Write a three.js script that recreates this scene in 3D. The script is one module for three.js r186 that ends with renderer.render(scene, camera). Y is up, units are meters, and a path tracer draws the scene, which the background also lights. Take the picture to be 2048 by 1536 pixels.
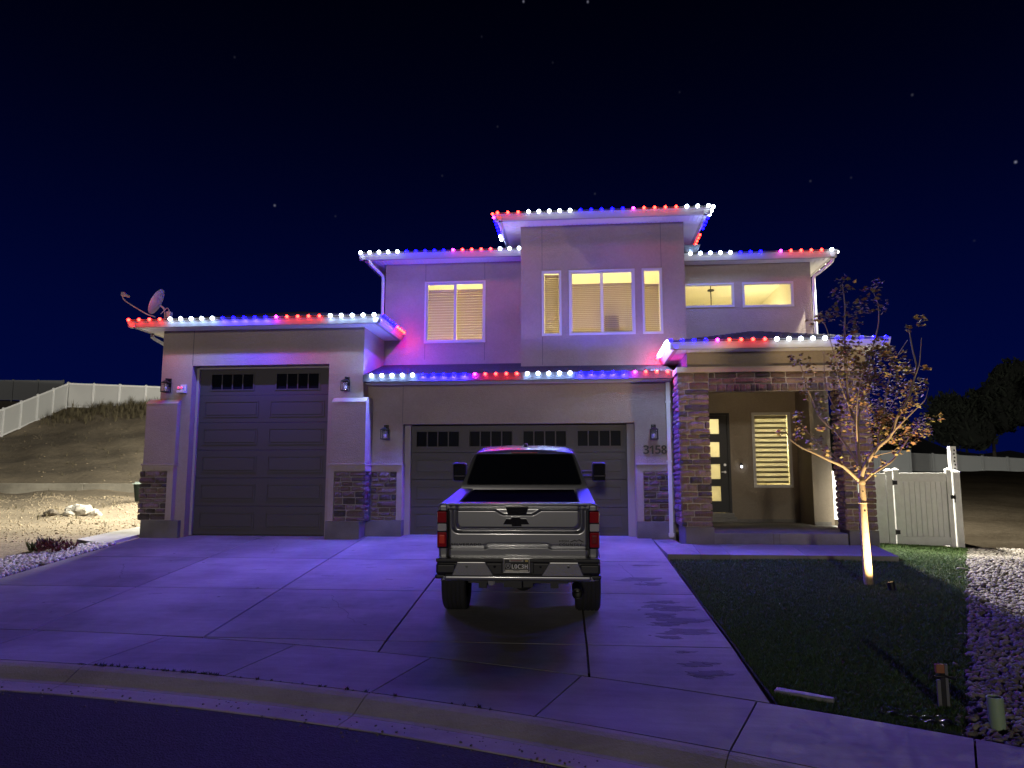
import * as THREE from 'three';
import { mergeGeometries, mergeVertices, toCreasedNormals } from 'three/addons/utils/BufferGeometryUtils.js';
import { RoundedBoxGeometry } from 'three/addons/geometries/RoundedBoxGeometry.js';
import { ConvexGeometry } from 'three/addons/geometries/ConvexGeometry.js';
import { FontLoader } from 'three/addons/loaders/FontLoader.js';
import { TextGeometry } from 'three/addons/geometries/TextGeometry.js';

// ------------------------------------------------------------------ camera, sky, exposure
const scene = new THREE.Scene();
const camera = new THREE.PerspectiveCamera(54.23, 4 / 3, 0.1, 900);
camera.position.set(1.497, 1.219, 16.695);
camera.lookAt(1.497 - 0.0946, 1.219 + 0.127, 16.695 - 0.9874);
const renderer = new THREE.WebGLRenderer({ antialias: true });
renderer.toneMapping = THREE.LinearToneMapping;
renderer.toneMappingExposure = 1;
renderer.shadowMap.enabled = true;

let seed = 20240;
function rnd() { seed = (seed + 0x6D2B79F5) | 0; let t = Math.imul(seed ^ (seed >>> 15), 1 | seed); t = (t + Math.imul(t ^ (t >>> 7), 61 | t)) ^ t; return ((t ^ (t >>> 14)) >>> 0) / 4294967296; }
const rr = (a, b) => a + (b - a) * rnd();
const lerp = (a, b, t) => a + (b - a) * t;
const clamp = (x, a = 0, b = 1) => Math.min(b, Math.max(a, x));
const smooth = (a, b, x) => { const t = clamp((x - a) / (b - a)); return t * t * (3 - 2 * t); };
function curve(pts, x) { // piecewise linear through sorted [x, y]
  if (x <= pts[0][0]) return pts[0][1];
  for (let i = 1; i < pts.length; i++) if (x <= pts[i][0]) return lerp(pts[i - 1][1], pts[i][1], (x - pts[i - 1][0]) / (pts[i][0] - pts[i - 1][0]));
  return pts[pts.length - 1][1];
}

// night sky: deep blue air over the horizon, nearly black overhead, a few stars
{
  const W = 4096, H = 2048, data = new Float32Array(W * H * 4);
  for (let j = 0; j < H; j++) {
    const el = ((j + 0.5) / H - 0.5) * 180;
    const k = el < 0 ? 1 : Math.exp(-Math.pow(el / 19, 2));
    const r = 0.0001 + 0.0002 * k, g = 0.0002 + 0.0023 * k, b = 0.0014 + 0.0430 * k;
    for (let i = 0; i < W; i++) { const o = (j * W + i) * 4; data[o] = r; data[o + 1] = g; data[o + 2] = b; data[o + 3] = 1; }
  }
  const stars = [[-0.0658, 0.5633, -0.8237, 1], [0.0105, 0.5615, -0.8274, 1], [-0.3967, 0.4862, -0.7786, .3], [-0.3778, 0.3376, -0.8622, .9], [-0.3096, 0.3321, -0.891, .3], [-0.1043, 0.4421, -0.8909, .3], [0.018, 0.3652, -0.9308, .35], [0.1214, 0.4676, -0.8756, .25], [0.3688, 0.4253, -0.8265, .5], [0.465, 0.3392, -0.8177, 1.2], [0.2752, 0.3568, -0.8927, .4], [0.317, 0.3536, -0.88, .3], [-0.1767, 0.3859, -0.9055, .3], [-0.1174, 0.5318, -0.8387, .25], [-0.0321, 0.5073, -0.8611, .25], [0.4378, 0.2662, -0.8588, .25]];
  for (let n = 0; n < 160; n++) { const a = rr(0, 6.283), e = rr(0.1, 1.5); if (Math.abs(a - 4.71) > 0.75) stars.push([Math.cos(a) * Math.cos(e), Math.sin(e), Math.sin(a) * Math.cos(e), rr(0.1, 0.8)]); }
  for (const [x, y, z, s] of stars) {
    const i = Math.floor((Math.atan2(z, x) / (2 * Math.PI) + 0.5) * W) % W, j = Math.floor((Math.asin(y) / Math.PI + 0.5) * H);
    const o = (j * W + i) * 4; const v = s * s * 0.28; data[o] += v; data[o + 1] += v; data[o + 2] += v * 1.3;
  }
  const sky = new THREE.DataTexture(data, W, H, THREE.RGBAFormat, THREE.FloatType);
  sky.mapping = THREE.EquirectangularReflectionMapping; sky.magFilter = THREE.LinearFilter; sky.needsUpdate = true;
  scene.background = sky; scene.environment = sky; scene.environmentIntensity = 1;
}
// low, distant light from behind the viewer: reaches walls, truck and kerb, hardly the flat ground
const moon = new THREE.DirectionalLight(new THREE.Color().setRGB(1.0, 0.91, 0.76), 0.46);
moon.position.set(-5, 19, 200); moon.target.position.set(0, 0, 0); moon.castShadow = true; moon.shadow.radius = 5;
Object.assign(moon.shadow.camera, { left: -60, right: 60, top: 40, bottom: -40, far: 320 });
scene.add(moon.target);
scene.add(moon);

// strengths of the lamps that light the place (candela)
const LED = { // colour of the light, candela, colour of the glowing lens
  W: [[0.32, 0.52, 1.0], 1.5, [15, 17, 20]],
  B: [[0.06, 0.035, 1.0], 6.8, [0.05, 0.03, 40]],
  R: [[1.0, 0.03, 0.03], 0.75, [40, 0.5, 0.3]],
  M: [[1.0, 0.05, 0.8], 0.9, [36, 0.6, 28]],
};
const SIDE_LED = 88, SIDE_LED_RIGHT = 260, ROOM = 8.0, UPLIGHT = 58;

// ------------------------------------------------------------------ textures
const NS = 256;
function lattice(n) { const a = new Float32Array(n * n); for (let i = 0; i < a.length; i++) a[i] = rnd(); return a; }
function tileNoise(size, cells, lat) { // periodic value noise, size x size
  const out = new Float32Array(size * size), L = lat || lattice(cells);
  for (let y = 0; y < size; y++) for (let x = 0; x < size; x++) {
    const u = x / size * cells, v = y / size * cells, i = Math.floor(u), j = Math.floor(v); let fx = u - i, fy = v - j;
    fx = fx * fx * (3 - 2 * fx); fy = fy * fy * (3 - 2 * fy);
    const i1 = (i + 1) % cells, j1 = (j + 1) % cells;
    out[y * size + x] = lerp(lerp(L[j * cells + i], L[j * cells + i1], fx), lerp(L[j1 * cells + i], L[j1 * cells + i1], fx), fy);
  }
  return out;
}
function fbm(size, base, oct, gain = 0.5) {
  const out = new Float32Array(size * size); let amp = 1, tot = 0, c = base;
  for (let o = 0; o < oct; o++) { const n = tileNoise(size, Math.min(c, size)); for (let i = 0; i < out.length; i++) out[i] += n[i] * amp; tot += amp; amp *= gain; c *= 2; }
  for (let i = 0; i < out.length; i++) out[i] /= tot;
  return out;
}
function tex(size, metres, fn, srgb = false) { // fn(i) -> value 0..1 or [r,g,b] linear
  const d = new Uint8Array(size * size * 4);
  const enc = v => { v = clamp(v); return Math.round(255 * (srgb ? (v <= 0.0031308 ? v * 12.92 : 1.055 * Math.pow(v, 1 / 2.4) - 0.055) : v)); };
  for (let i = 0; i < size * size; i++) { const c = fn(i, i % size, Math.floor(i / size)); const [r, g, b] = Array.isArray(c) ? c : [c, c, c]; d[4 * i] = enc(r); d[4 * i + 1] = enc(g); d[4 * i + 2] = enc(b); d[4 * i + 3] = 255; }
  const t = new THREE.DataTexture(d, size, size, THREE.RGBAFormat);
  t.wrapS = t.wrapT = THREE.RepeatWrapping; t.magFilter = THREE.LinearFilter; t.minFilter = THREE.LinearMipmapLinearFilter; t.generateMipmaps = true;
  if (srgb) t.colorSpace = THREE.SRGBColorSpace;
  t.repeat.set(1 / metres, 1 / metres); t.needsUpdate = true;
  return t;
}
const mixc = (a, b, t) => [lerp(a[0], b[0], t), lerp(a[1], b[1], t), lerp(a[2], b[2], t)];
const nFine = fbm(512, 64, 3, 0.7), nMid = fbm(512, 8, 6, 0.55), nCoarse = fbm(512, 3, 6, 0.5), nStreak = fbm(512, 16, 4, 0.6);
const grainBump = tex(512, 0.8, i => nFine[i]);
const dirtBump = tex(512, 3, i => nMid[i] * 0.6 + nFine[i] * 0.4);

const M = {};
function std(name, color, rough, extra = {}) {
  const { phys, ...rest } = extra;
  const m = phys ? new THREE.MeshPhysicalMaterial({ roughness: rough, ...rest }) : new THREE.MeshStandardMaterial({ roughness: rough, ...rest });
  m.color.setRGB(...color); m.name = name; m.side = rest.side ?? THREE.FrontSide; M[name] = m; return m;
}
const stuccoMap = tex(512, 2.6, i => mixc([0.70, 0.69, 0.68], [1, 1, 1], clamp(nCoarse[i] * 1.6 - 0.25) * 0.55 + nFine[i] * 0.45), true);
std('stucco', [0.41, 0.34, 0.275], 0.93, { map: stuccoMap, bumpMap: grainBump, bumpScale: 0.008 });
std('stuccoTrim', [0.46, 0.385, 0.315], 0.92, { map: stuccoMap, bumpMap: grainBump, bumpScale: 0.003 });
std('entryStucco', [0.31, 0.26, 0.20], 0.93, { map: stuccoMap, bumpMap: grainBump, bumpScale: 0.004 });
std('jamb', [0.36, 0.32, 0.28], 0.7);
std('joint', [0.16, 0.14, 0.13], 0.9);
std('gutterVinyl', [0.33, 0.325, 0.32], 0.45);
std('vinyl', [0.66, 0.66, 0.66], 0.42);
std('vinylFence', [0.8, 0.8, 0.8], 0.5, { map: tex(512, 1.5, i => mixc([0.86, 0.85, 0.83], [1, 1, 1], clamp(nStreak[i] * 1.4 - 0.1)), true) });
std('vinylPanel', [0.5, 0.5, 0.49], 0.55);
std('fenceGrey', [0.17, 0.18, 0.185], 0.6);
std('alu', [0.74, 0.75, 0.77], 0.35);
std('blackTrack', [0.03, 0.03, 0.03], 0.8);
std('frameWhite', [0.5, 0.49, 0.48], 0.4);
const doorGrain = tex(512, 1.2, (i, x, y) => 0.5 + 0.5 * Math.sin(y * 1.3 + nMid[i] * 14) * nFine[i]);
std('garageDoor', [0.047, 0.041, 0.042], 0.52, { bumpMap: doorGrain, bumpScale: 0.0012 });
std('doorGlass', [0.007, 0.008, 0.012], 0.3, { phys: true, specularIntensity: 0.03 });
std('glass', [1, 1, 1], 0.02, { phys: true, transmission: 1, thickness: 0, ior: 1.45 });
std('frosted', [0.95, 0.93, 0.85], 0.75, { phys: true, transmission: 0.85, thickness: 0 });
std('slat', [0.62, 0.53, 0.36], 0.75, { phys: true, transmission: 0.5, thickness: 0 });
std('shadeSheer', [0.92, 0.9, 0.8], 0.9, { phys: true, transmission: 0.6, thickness: 0 });
std('shadeSolid', [0.34, 0.32, 0.2], 0.95, { phys: true, transmission: 0.06, thickness: 0 });
std('roomPaint', [0.80, 0.75, 0.58], 0.9, { bumpMap: dirtBump, bumpScale: 0.004 });
std('blackDoor', [0.008, 0.008, 0.011], 0.55);
std('blackMetal', [0.012, 0.012, 0.013], 0.45, { metalness: 0.3 });
std('lanternGlass', [1, 1, 1], 0.06, { phys: true, transmission: 0.9, thickness: 0 });
std('bulbGlass', [0.75, 0.72, 0.65], 0.3);
const stoneBump = tex(512, 0.35, i => nMid[i] * 0.7 + nFine[i] * 0.3);
const stoneMap = tex(512, 0.5, i => mixc([0.62, 0.6, 0.6], [1.0, 0.98, 0.95], clamp(nMid[i] * 2 - 0.5)), true);
const STONE = [[0.19, 0.135, 0.105], [0.13, 0.10, 0.085], [0.25, 0.18, 0.14], [0.22, 0.16, 0.13], [0.09, 0.075, 0.068], [0.28, 0.21, 0.17], [0.165, 0.11, 0.085]].map((c, i) => std('stone' + i, c, 0.9, { map: stoneMap, bumpMap: stoneBump, bumpScale: 0.012 }));
std('mortar', [0.36, 0.325, 0.30], 0.95, { bumpMap: grainBump, bumpScale: 0.006 });
const plinthMap = tex(512, 1.4, (i, x, y) => mixc([0.5, 0.5, 0.5], [1, 1, 1], clamp(nCoarse[i] * 1.4 - 0.2)), true);
std('plinth', [0.24, 0.225, 0.205], 0.92, { map: plinthMap, bumpMap: grainBump, bumpScale: 0.005 });
const concMap = tex(1024, 6.1, (() => {
  const a = fbm(1024, 5, 7, 0.55), b = fbm(1024, 60, 3, 0.7), c = fbm(1024, 8, 6, 0.7);
  const broom = i => { const x = i % 1024, y = Math.floor(i / 1024); return c[((y * 6) % 1024) * 1024 + (x >> 1)]; }; // long fine streaks across the slab
  return i => mixc([0.42, 0.41, 0.40], [1, 0.99, 0.98], clamp((a[i] - 0.33) * 2.6) * 0.55 + b[i] * 0.2 + clamp((broom(i) - 0.3) * 2) * 0.25);
})(), true);
const concBump = tex(512, 1.1, i => nFine[i]);
const CONC = [[0.35, 0.345, 0.335], [0.315, 0.31, 0.30], [0.38, 0.375, 0.365]].map((c, i) => std('concrete' + i, c, 0.94, { map: concMap, bumpMap: concBump, bumpScale: 0.002 }));
std('kerbConcrete', [0.48, 0.45, 0.37], 0.85, { map: concMap, bumpMap: concBump, bumpScale: 0.004 });
std('paleConcrete', [0.6, 0.6, 0.58], 0.9, { map: concMap, bumpMap: concBump, bumpScale: 0.002 });
std('dampConcrete', [0.17, 0.165, 0.16], 0.9, { map: concMap, bumpMap: concBump, bumpScale: 0.002 });
std('asphalt', [0.024, 0.024, 0.025], 0.85, { map: tex(512, 2.2, i => mixc([0.3, 0.3, 0.3], [1, 1, 1], Math.pow(nFine[i], 2) * 1.8 + nMid[i] * 0.3), true), bumpMap: grainBump, bumpScale: 0.02 });
const dirtMap = tex(1024, 9, (() => {
  const a = fbm(1024, 6, 7, 0.6), b = fbm(1024, 90, 3, 0.75);
  return i => mixc([0.42, 0.40, 0.37], [1, 0.98, 0.93], clamp((a[i] - 0.3) * 1.8) * 0.55 + clamp((b[i] - 0.25) * 1.6) * 0.45);
})(), true);
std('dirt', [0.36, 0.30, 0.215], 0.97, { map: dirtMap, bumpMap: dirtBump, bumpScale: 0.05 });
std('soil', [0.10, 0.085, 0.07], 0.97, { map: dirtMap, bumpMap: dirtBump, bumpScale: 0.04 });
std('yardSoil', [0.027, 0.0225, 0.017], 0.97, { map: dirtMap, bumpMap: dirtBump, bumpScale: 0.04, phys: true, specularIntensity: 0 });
std('turf', [0.02, 0.035, 0.011], 0.98, { map: dirtMap, bumpMap: dirtBump, bumpScale: 0.03 });
std('shingle', [0.05, 0.047, 0.05], 0.95, { map: tex(512, 1, (i, x, y) => mixc([0.55, 0.55, 0.58], [1, 1, 1], clamp(nFine[i] * 1.4 - 0.2)), true), bumpMap: grainBump, bumpScale: 0.008 });
std('darkGap', [0.02, 0.02, 0.02], 1);
std('bark', [0.40, 0.31, 0.20], 0.85, { map: tex(512, 0.5, (i, x, y) => mixc([0.6, 0.55, 0.48], [1, 1, 1], clamp(nStreak[i] * 1.5 - 0.2)), true), bumpMap: dirtBump, bumpScale: 0.006 });
std('weed', [0.03, 0.04, 0.015], 0.9, { side: THREE.DoubleSide });
std('dryWeed', [0.12, 0.10, 0.055], 0.95, { side: THREE.DoubleSide });
std('redLeaf', [0.10, 0.015, 0.02], 0.7, { side: THREE.DoubleSide });
std('nightTree', [0.008, 0.012, 0.007], 0.95, { side: THREE.DoubleSide });
std('nightCore', [0.004, 0.006, 0.004], 1);
std('nightTrunk', [0.03, 0.025, 0.02], 0.95);

// ------------------------------------------------------------------ helpers
const used = new Map();
function numbered(name) { const n = used.get(name) || 0; used.set(name, n + 1); return n ? `${name}_${String(n).padStart(3, '0')}` : name; }
function thing(name, label, category, base = [0, 0, 0], group) {
  const o = new THREE.Group(); o.name = numbered(name); o.position.set(...base); scene.add(o);
  o.userData = { label, category }; if (group) o.userData.group = group;
  o.base = new THREE.Vector3(...base); return o;
}
function structure(name, geos, mat, label) {
  const m = new THREE.Mesh(prep(geos, [0, 0, 0]), mat); m.name = numbered(name); m.castShadow = m.receiveShadow = true;
  m.userData = { kind: 'structure', label, category: name.replace(/_/g, ' ') }; m.base = new THREE.Vector3(); scene.add(m); return m;
}
function metreUV(g) { // uv in metres from the face's main direction
  const p = g.attributes.position, n = g.attributes.normal, uv = new Float32Array(p.count * 2);
  for (let i = 0; i < p.count; i++) {
    const ax = Math.abs(n.getX(i)), ay = Math.abs(n.getY(i)), az = Math.abs(n.getZ(i));
    if (ay >= ax && ay >= az) { uv[2 * i] = p.getX(i); uv[2 * i + 1] = p.getZ(i); }
    else if (ax >= az) { uv[2 * i] = p.getZ(i); uv[2 * i + 1] = p.getY(i); }
    else { uv[2 * i] = p.getX(i); uv[2 * i + 1] = p.getY(i); }
  }
  g.setAttribute('uv', new THREE.BufferAttribute(uv, 2)); return g;
}
function prep(geos, base) {
  geos = (Array.isArray(geos) ? geos : [geos]).map(g => {
    const h = g.index ? g.toNonIndexed() : g.clone();
    for (const k of Object.keys(h.attributes)) if (k !== 'position' && k !== 'normal') h.deleteAttribute(k);
    h.morphAttributes = {}; h.clearGroups(); return h;
  });
  const g = geos.length > 1 ? mergeGeometries(geos) : geos[0];
  metreUV(g); g.translate(-base[0], -base[1], -base[2]); return g;
}
function rootOf(o) { while (o.parent && o.parent !== scene) o = o.parent; return o; }
function part(parent, name, geos, mat, label) { // geometry in the thing's frame before its base is taken off
  const b = rootOf(parent).base;
  const m = new THREE.Mesh(prep(geos, [b.x, b.y, b.z]), mat); m.name = name; m.castShadow = m.receiveShadow = true;
  if (label) m.userData.label = label; parent.add(m); return m;
}
function lone(name, geos, mat, label, category, base, group) { const t = thing(name, label, category, base, group); return [t, part(t, name === category ? 'body' : 'body', geos, mat)]; }
const bx = (x0, x1, y0, y1, z0, z1) => new THREE.BoxGeometry(x1 - x0, y1 - y0, z1 - z0).translate((x0 + x1) / 2, (y0 + y1) / 2, (z0 + z1) / 2);
const rb = (x0, x1, y0, y1, z0, z1, r = 0.01, s = 1) => new RoundedBoxGeometry(x1 - x0, y1 - y0, z1 - z0, s, r).translate((x0 + x1) / 2, (y0 + y1) / 2, (z0 + z1) / 2);
function tube(pts, r, seg = 8, taper) { // through points, radius r -> taper
  const c = new THREE.CatmullRomCurve3(pts.map(p => new THREE.Vector3(...p)), false, 'catmullrom', 0.4), n = Math.max(2, pts.length * 4);
  const g = new THREE.TubeGeometry(c, n, 1, seg, false), p = g.attributes.position, q = new THREE.Vector3();
  for (let i = 0; i <= n; i++) {
    c.getPointAt(i / n, q); const k = lerp(r, taper ?? r, i / n);
    for (let j = 0; j <= seg; j++) { const o = i * (seg + 1) + j; p.setXYZ(o, q.x + (p.getX(o) - q.x) * k, q.y + (p.getY(o) - q.y) * k, q.z + (p.getZ(o) - q.z) * k); }
  }
  return g;
}
const cyl = (a, b, r, r2 = r, seg = 12) => { // from a to b
  const A = new THREE.Vector3(...a), B = new THREE.Vector3(...b), d = B.clone().sub(A);
  return new THREE.CylinderGeometry(r2, r, d.length(), seg).applyQuaternion(new THREE.Quaternion().setFromUnitVectors(new THREE.Vector3(0, 1, 0), d.clone().normalize())).translate(...A.add(B).multiplyScalar(0.5).toArray());
};
function poly(pts, holes = []) {
  const s = new THREE.Shape(pts.map(p => new THREE.Vector2(...p)));
  for (const h of holes) s.holes.push(new THREE.Path(h.map(p => new THREE.Vector2(...p))));
  return s;
}
const rectPts = (x0, x1, y0, y1) => [[x0, y0], [x1, y0], [x1, y1], [x0, y1]];
function wallZ(x0, x1, y0, y1, zf, t, holes = []) { // wall facing +z, face at zf
  return new THREE.ExtrudeGeometry(poly(rectPts(x0, x1, y0, y1), holes.map(h => rectPts(...h).reverse())), { depth: t, bevelEnabled: false }).translate(0, 0, zf - t);
}
const xProfile = (shape, x0, x1, bevel) => { // shape in (z, y), pulled along x
  const w = x1 - x0, o = bevel ? { depth: w - 2 * bevel, bevelEnabled: true, bevelSize: bevel, bevelThickness: bevel, bevelSegments: 2, curveSegments: 20 } : { depth: w, bevelEnabled: false, curveSegments: 20 };
  return new THREE.ExtrudeGeometry(shape, o).translate(0, 0, bevel ? -w / 2 + bevel : -w / 2).rotateY(-Math.PI / 2).translate((x0 + x1) / 2, 0, 0);
};
const zProfile = (shape, z0, z1) => new THREE.ExtrudeGeometry(shape, { depth: z1 - z0, bevelEnabled: false }).translate(0, 0, z0);
function slab(pts, yf, thick) { // plan polygon [x, z], top at yf(x, z)
  const v = pts.map(p => new THREE.Vector2(p[0], p[1])), area = THREE.ShapeUtils.area(v), P = area > 0 ? [...pts].reverse() : pts;
  const tri = THREE.ShapeUtils.triangulateShape(P.map(p => new THREE.Vector2(...p)), []), pos = [];
  const top = p => [p[0], yf(p[0], p[1]), p[1]], bot = p => [p[0], yf(p[0], p[1]) - thick, p[1]];
  for (const [a, b, c] of tri) pos.push(...top(P[a]), ...top(P[b]), ...top(P[c]));
  for (let i = 0; i < P.length; i++) { const a = P[i], b = P[(i + 1) % P.length]; pos.push(...top(a), ...bot(a), ...bot(b), ...top(a), ...bot(b), ...top(b)); }
  const g = new THREE.BufferGeometry(); g.setAttribute('position', new THREE.Float32BufferAttribute(pos, 3));
  // make sure tops face up
  g.computeVertexNormals();
  if (g.attributes.normal.getY(0) < 0) { const a = g.attributes.position.array; for (let i = 0; i < a.length; i += 9) for (let k = 0; k < 3; k++) { const t = a[i + 3 + k]; a[i + 3 + k] = a[i + 6 + k]; a[i + 6 + k] = t; } g.computeVertexNormals(); }
  return g;
}
function sheet(xs, zs, yf) { // grid sheet over xs x zs (arrays or functions of the row)
  const nx = xs.length, pos = [], idx = [];
  zs.forEach((z, j) => { for (let i = 0; i < nx; i++) { const x = typeof xs[i] === 'function' ? xs[i](z) : xs[i]; const y = yf(x, z); pos.push(x, y, z); } });
  for (let j = 0; j + 1 < zs.length; j++) for (let i = 0; i + 1 < nx; i++) { const a = j * nx + i, b = a + 1, c = a + nx, d = c + 1; idx.push(a, c, b, b, c, d); }
  const g = new THREE.BufferGeometry(); g.setAttribute('position', new THREE.Float32BufferAttribute(pos, 3)); g.setIndex(idx); g.computeVertexNormals(); return g;
}
const range = (a, b, n) => Array.from({ length: n + 1 }, (_, i) => lerp(a, b, i / n));
const dummy = new THREE.Object3D();
function scatter(parentOrName, geo, mat, n, place, opts = {}) { // stuff: many copies in one InstancedMesh
  const list = []; let tries = 0;
  while (list.length < n && tries++ < n * 6) { const p = place(); if (p) list.push(p); }
  const im = new THREE.InstancedMesh(geo, mat, list.length), col = new THREE.Color();
  list.forEach((p, i) => { dummy.position.set(p.x, p.y, p.z); dummy.rotation.set(p.rx || 0, p.ry || 0, p.rz || 0, 'YXZ'); dummy.scale.set(p.sx ?? p.s, p.sy ?? p.s, p.sz ?? p.s); dummy.updateMatrix(); im.setMatrixAt(i, dummy.matrix); if (p.c) im.setColorAt(i, col.setRGB(...p.c)); });
  im.castShadow = im.receiveShadow = true; im.userData.kind = 'stuff';
  if (typeof parentOrName === 'string') { im.name = numbered(parentOrName); im.userData.label = opts.label; im.userData.category = opts.category; scene.add(im); }
  else { im.name = opts.name; const b = rootOf(parentOrName).base; im.position.set(-b.x, -b.y, -b.z); parentOrName.add(im); }
  return im;
}
function tuft(blades, h, w, lean) { // a few thin curved blades
  const pos = [];
  for (let b = 0; b < blades; b++) {
    const a = rr(0, 6.283), l = rr(0.3, 1) * lean, hh = h * rr(0.6, 1), cx = Math.cos(a), cz = Math.sin(a), ox = rr(-1, 1) * w * 3, oz = rr(-1, 1) * w * 3;
    const p0 = [ox - cz * w, 0, oz + cx * w], p1 = [ox + cz * w, 0, oz - cx * w], m0 = [ox + cx * l * 0.35 - cz * w * 0.7, hh * 0.6, oz + cz * l * 0.35 + cx * w * 0.7], m1 = [ox + cx * l * 0.35 + cz * w * 0.7, hh * 0.6, oz + cz * l * 0.35 - cx * w * 0.7], t = [ox + cx * l, hh, oz + cz * l];
    pos.push(...p0, ...p1, ...m0, ...p1, ...m1, ...m0, ...m0, ...m1, ...t);
  }
  const g = new THREE.BufferGeometry(); g.setAttribute('position', new THREE.Float32BufferAttribute(pos, 3)); g.computeVertexNormals(); metreUV(g); return g;
}
function pebble() { const g = mergeVertices(new THREE.IcosahedronGeometry(1, 1).deleteAttribute('uv').deleteAttribute('normal')), p = g.attributes.position; for (let i = 0; i < p.count; i++) { const k = rr(0.75, 1.15); p.setXYZ(i, p.getX(i) * k, p.getY(i) * k * 0.7, p.getZ(i) * k); } g.computeVertexNormals(); return metreUV(g); }
const pebbles = [pebble(), pebble(), pebble()];

// ------------------------------------------------------------------ the ground
const OX = -6.3, OZ = 33.5; // centre of the turning circle
const arc = (a, r) => [OX + r * Math.sin(a), OZ - r * Math.cos(a)];
const hArc = a => a <= 0 ? -0.66 : -0.088 * Math.min(OZ - 26 * Math.cos(a), 10.4) - 0.04 * Math.max(0, OZ - 26 * Math.cos(a) - 10.4);
const angAt = (x, z) => Math.atan2(x - OX, OZ - z), radAt = (x, z) => Math.hypot(x - OX, z - OZ);
const zB = x => OZ - Math.sqrt(Math.max(0, 676 - (x - OX) ** 2));
const driveY = (x, z) => -0.088 * Math.max(0, z);
const lawnY = (x, z) => -0.088 * Math.max(z, -1) - 0.045 - 0.06 * clamp(x - 4, 0, 6) * smooth(2.4, -0.6, z) + 0.012 * Math.sin(x * 1.7 + z * 2.1) * smooth(9.3, 7, z);
const hillL = [[-170, 11], [-50, 8.6], [-37, 6.7], [-35, 6.5], [-29, 4.1], [-22, 2.35], [-14.35, 1.0], [-14, 0.72], [-6, 0.27], [0, -0.02]];
const hillR = [[-170, 5], [-60, 2.7], [-38, 1.8], [-25, 0.95], [-10, -0.05], [-5, -0.25], [-1.2, -0.33]];
const bumps = (x, z) => 0.05 * Math.sin(x * 0.9 + z * 0.4) * Math.sin(z * 0.8 - x * 0.3) + 0.03 * Math.sin(x * 2.3 - z * 1.9);
const yLeft = (x, z) => z > 0 ? -0.02 - 0.086 * z : curve(hillL, z) + bumps(x, z) * smooth(0, -5, z) * 1.6 + 0.25 * Math.sin(x * 0.21 + 1) * smooth(-16, -28, z);
const yRight = (x, z) => z > -1.2 ? lawnY(x, z) : curve(hillR, z) + bumps(x, z) * smooth(-1.5, -6, z) * 0.8;
function groundY(x, z) {
  let y = z > -14 ? (x < -8.25 ? yLeft(x, z) : x > 7.15 ? yRight(x, z) : -0.3 + driveY(x, z)) : lerp(yLeft(x, z), yRight(x, z), smooth(-10, 12, x));
  if (z > -1.3 && x > 7.15) y -= 0.22 * smooth(-1.3, -0.9, z) * smooth(16, 14, x);
  const r = radAt(x, z);
  if (z > 0) y -= 0.75 * smooth(26.0, 25.4, r);
  return Math.max(y, -2.0);
}
const groundBase = (x, z) => groundY(x, z) - (x > 7.6 && z < -1.5 ? 0.3 : 0);
const gx = [...range(-170, -40, 20), ...range(-38, -10, 60), ...range(-9.8, -7.8, 10), ...range(-7, 6, 14), ...range(6.9, 7.5, 4), ...range(8, 18, 26), ...range(20, 40, 24), ...range(46, 170, 16)];
const gz = [...range(-170, -52, 14), ...range(-50, -36, 14), ...range(-35.5, -14.6, 46), ...range(-14.4, -13.8, 3), ...range(-13.5, -1.5, 36), ...range(-1.3, 12, 44), ...range(13, 60, 14), 110];
structure('ground', sheet(gx, gz, groundBase), M.dirt, 'bare straw coloured earth of the yards and the slope beyond');

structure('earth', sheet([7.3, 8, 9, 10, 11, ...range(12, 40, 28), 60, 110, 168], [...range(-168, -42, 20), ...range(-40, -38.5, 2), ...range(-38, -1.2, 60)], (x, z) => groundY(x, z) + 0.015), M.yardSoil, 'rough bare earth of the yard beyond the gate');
// the street, its gutter and kerb
const ang = range(-1.15, 0.80, 420);
function ringStrip(r0, r1, y0, y1, a0, a1, n, thick) { // strip of a ring, y given at both radii
  const pos = [];
  const P = (a, r, y) => { const q = arc(a, r); return [q[0], y, q[1]]; };
  for (let i = 0; i < n; i++) {
    const a = lerp(a0, a1, i / n), b = lerp(a0, a1, (i + 1) / n);
    const A = P(a, r0, y0(a)), B = P(a, r1, y1(a)), C = P(b, r0, y0(b)), D = P(b, r1, y1(b)), dn = p => [p[0], p[1] - thick, p[2]];
    pos.push(...A, ...B, ...C, ...C, ...B, ...D, ...A, ...C, ...dn(A), ...dn(A), ...C, ...dn(C), ...B, ...dn(B), ...D, ...D, ...dn(B), ...dn(D));
    if (i === 0) pos.push(...A, ...dn(A), ...B, ...B, ...dn(A), ...dn(B));
    if (i === n - 1) pos.push(...C, ...D, ...dn(C), ...D, ...dn(D), ...dn(C));
  }
  const g = new THREE.BufferGeometry(); g.setAttribute('position', new THREE.Float32BufferAttribute(pos, 3)); g.computeVertexNormals(); return g;
}
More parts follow.
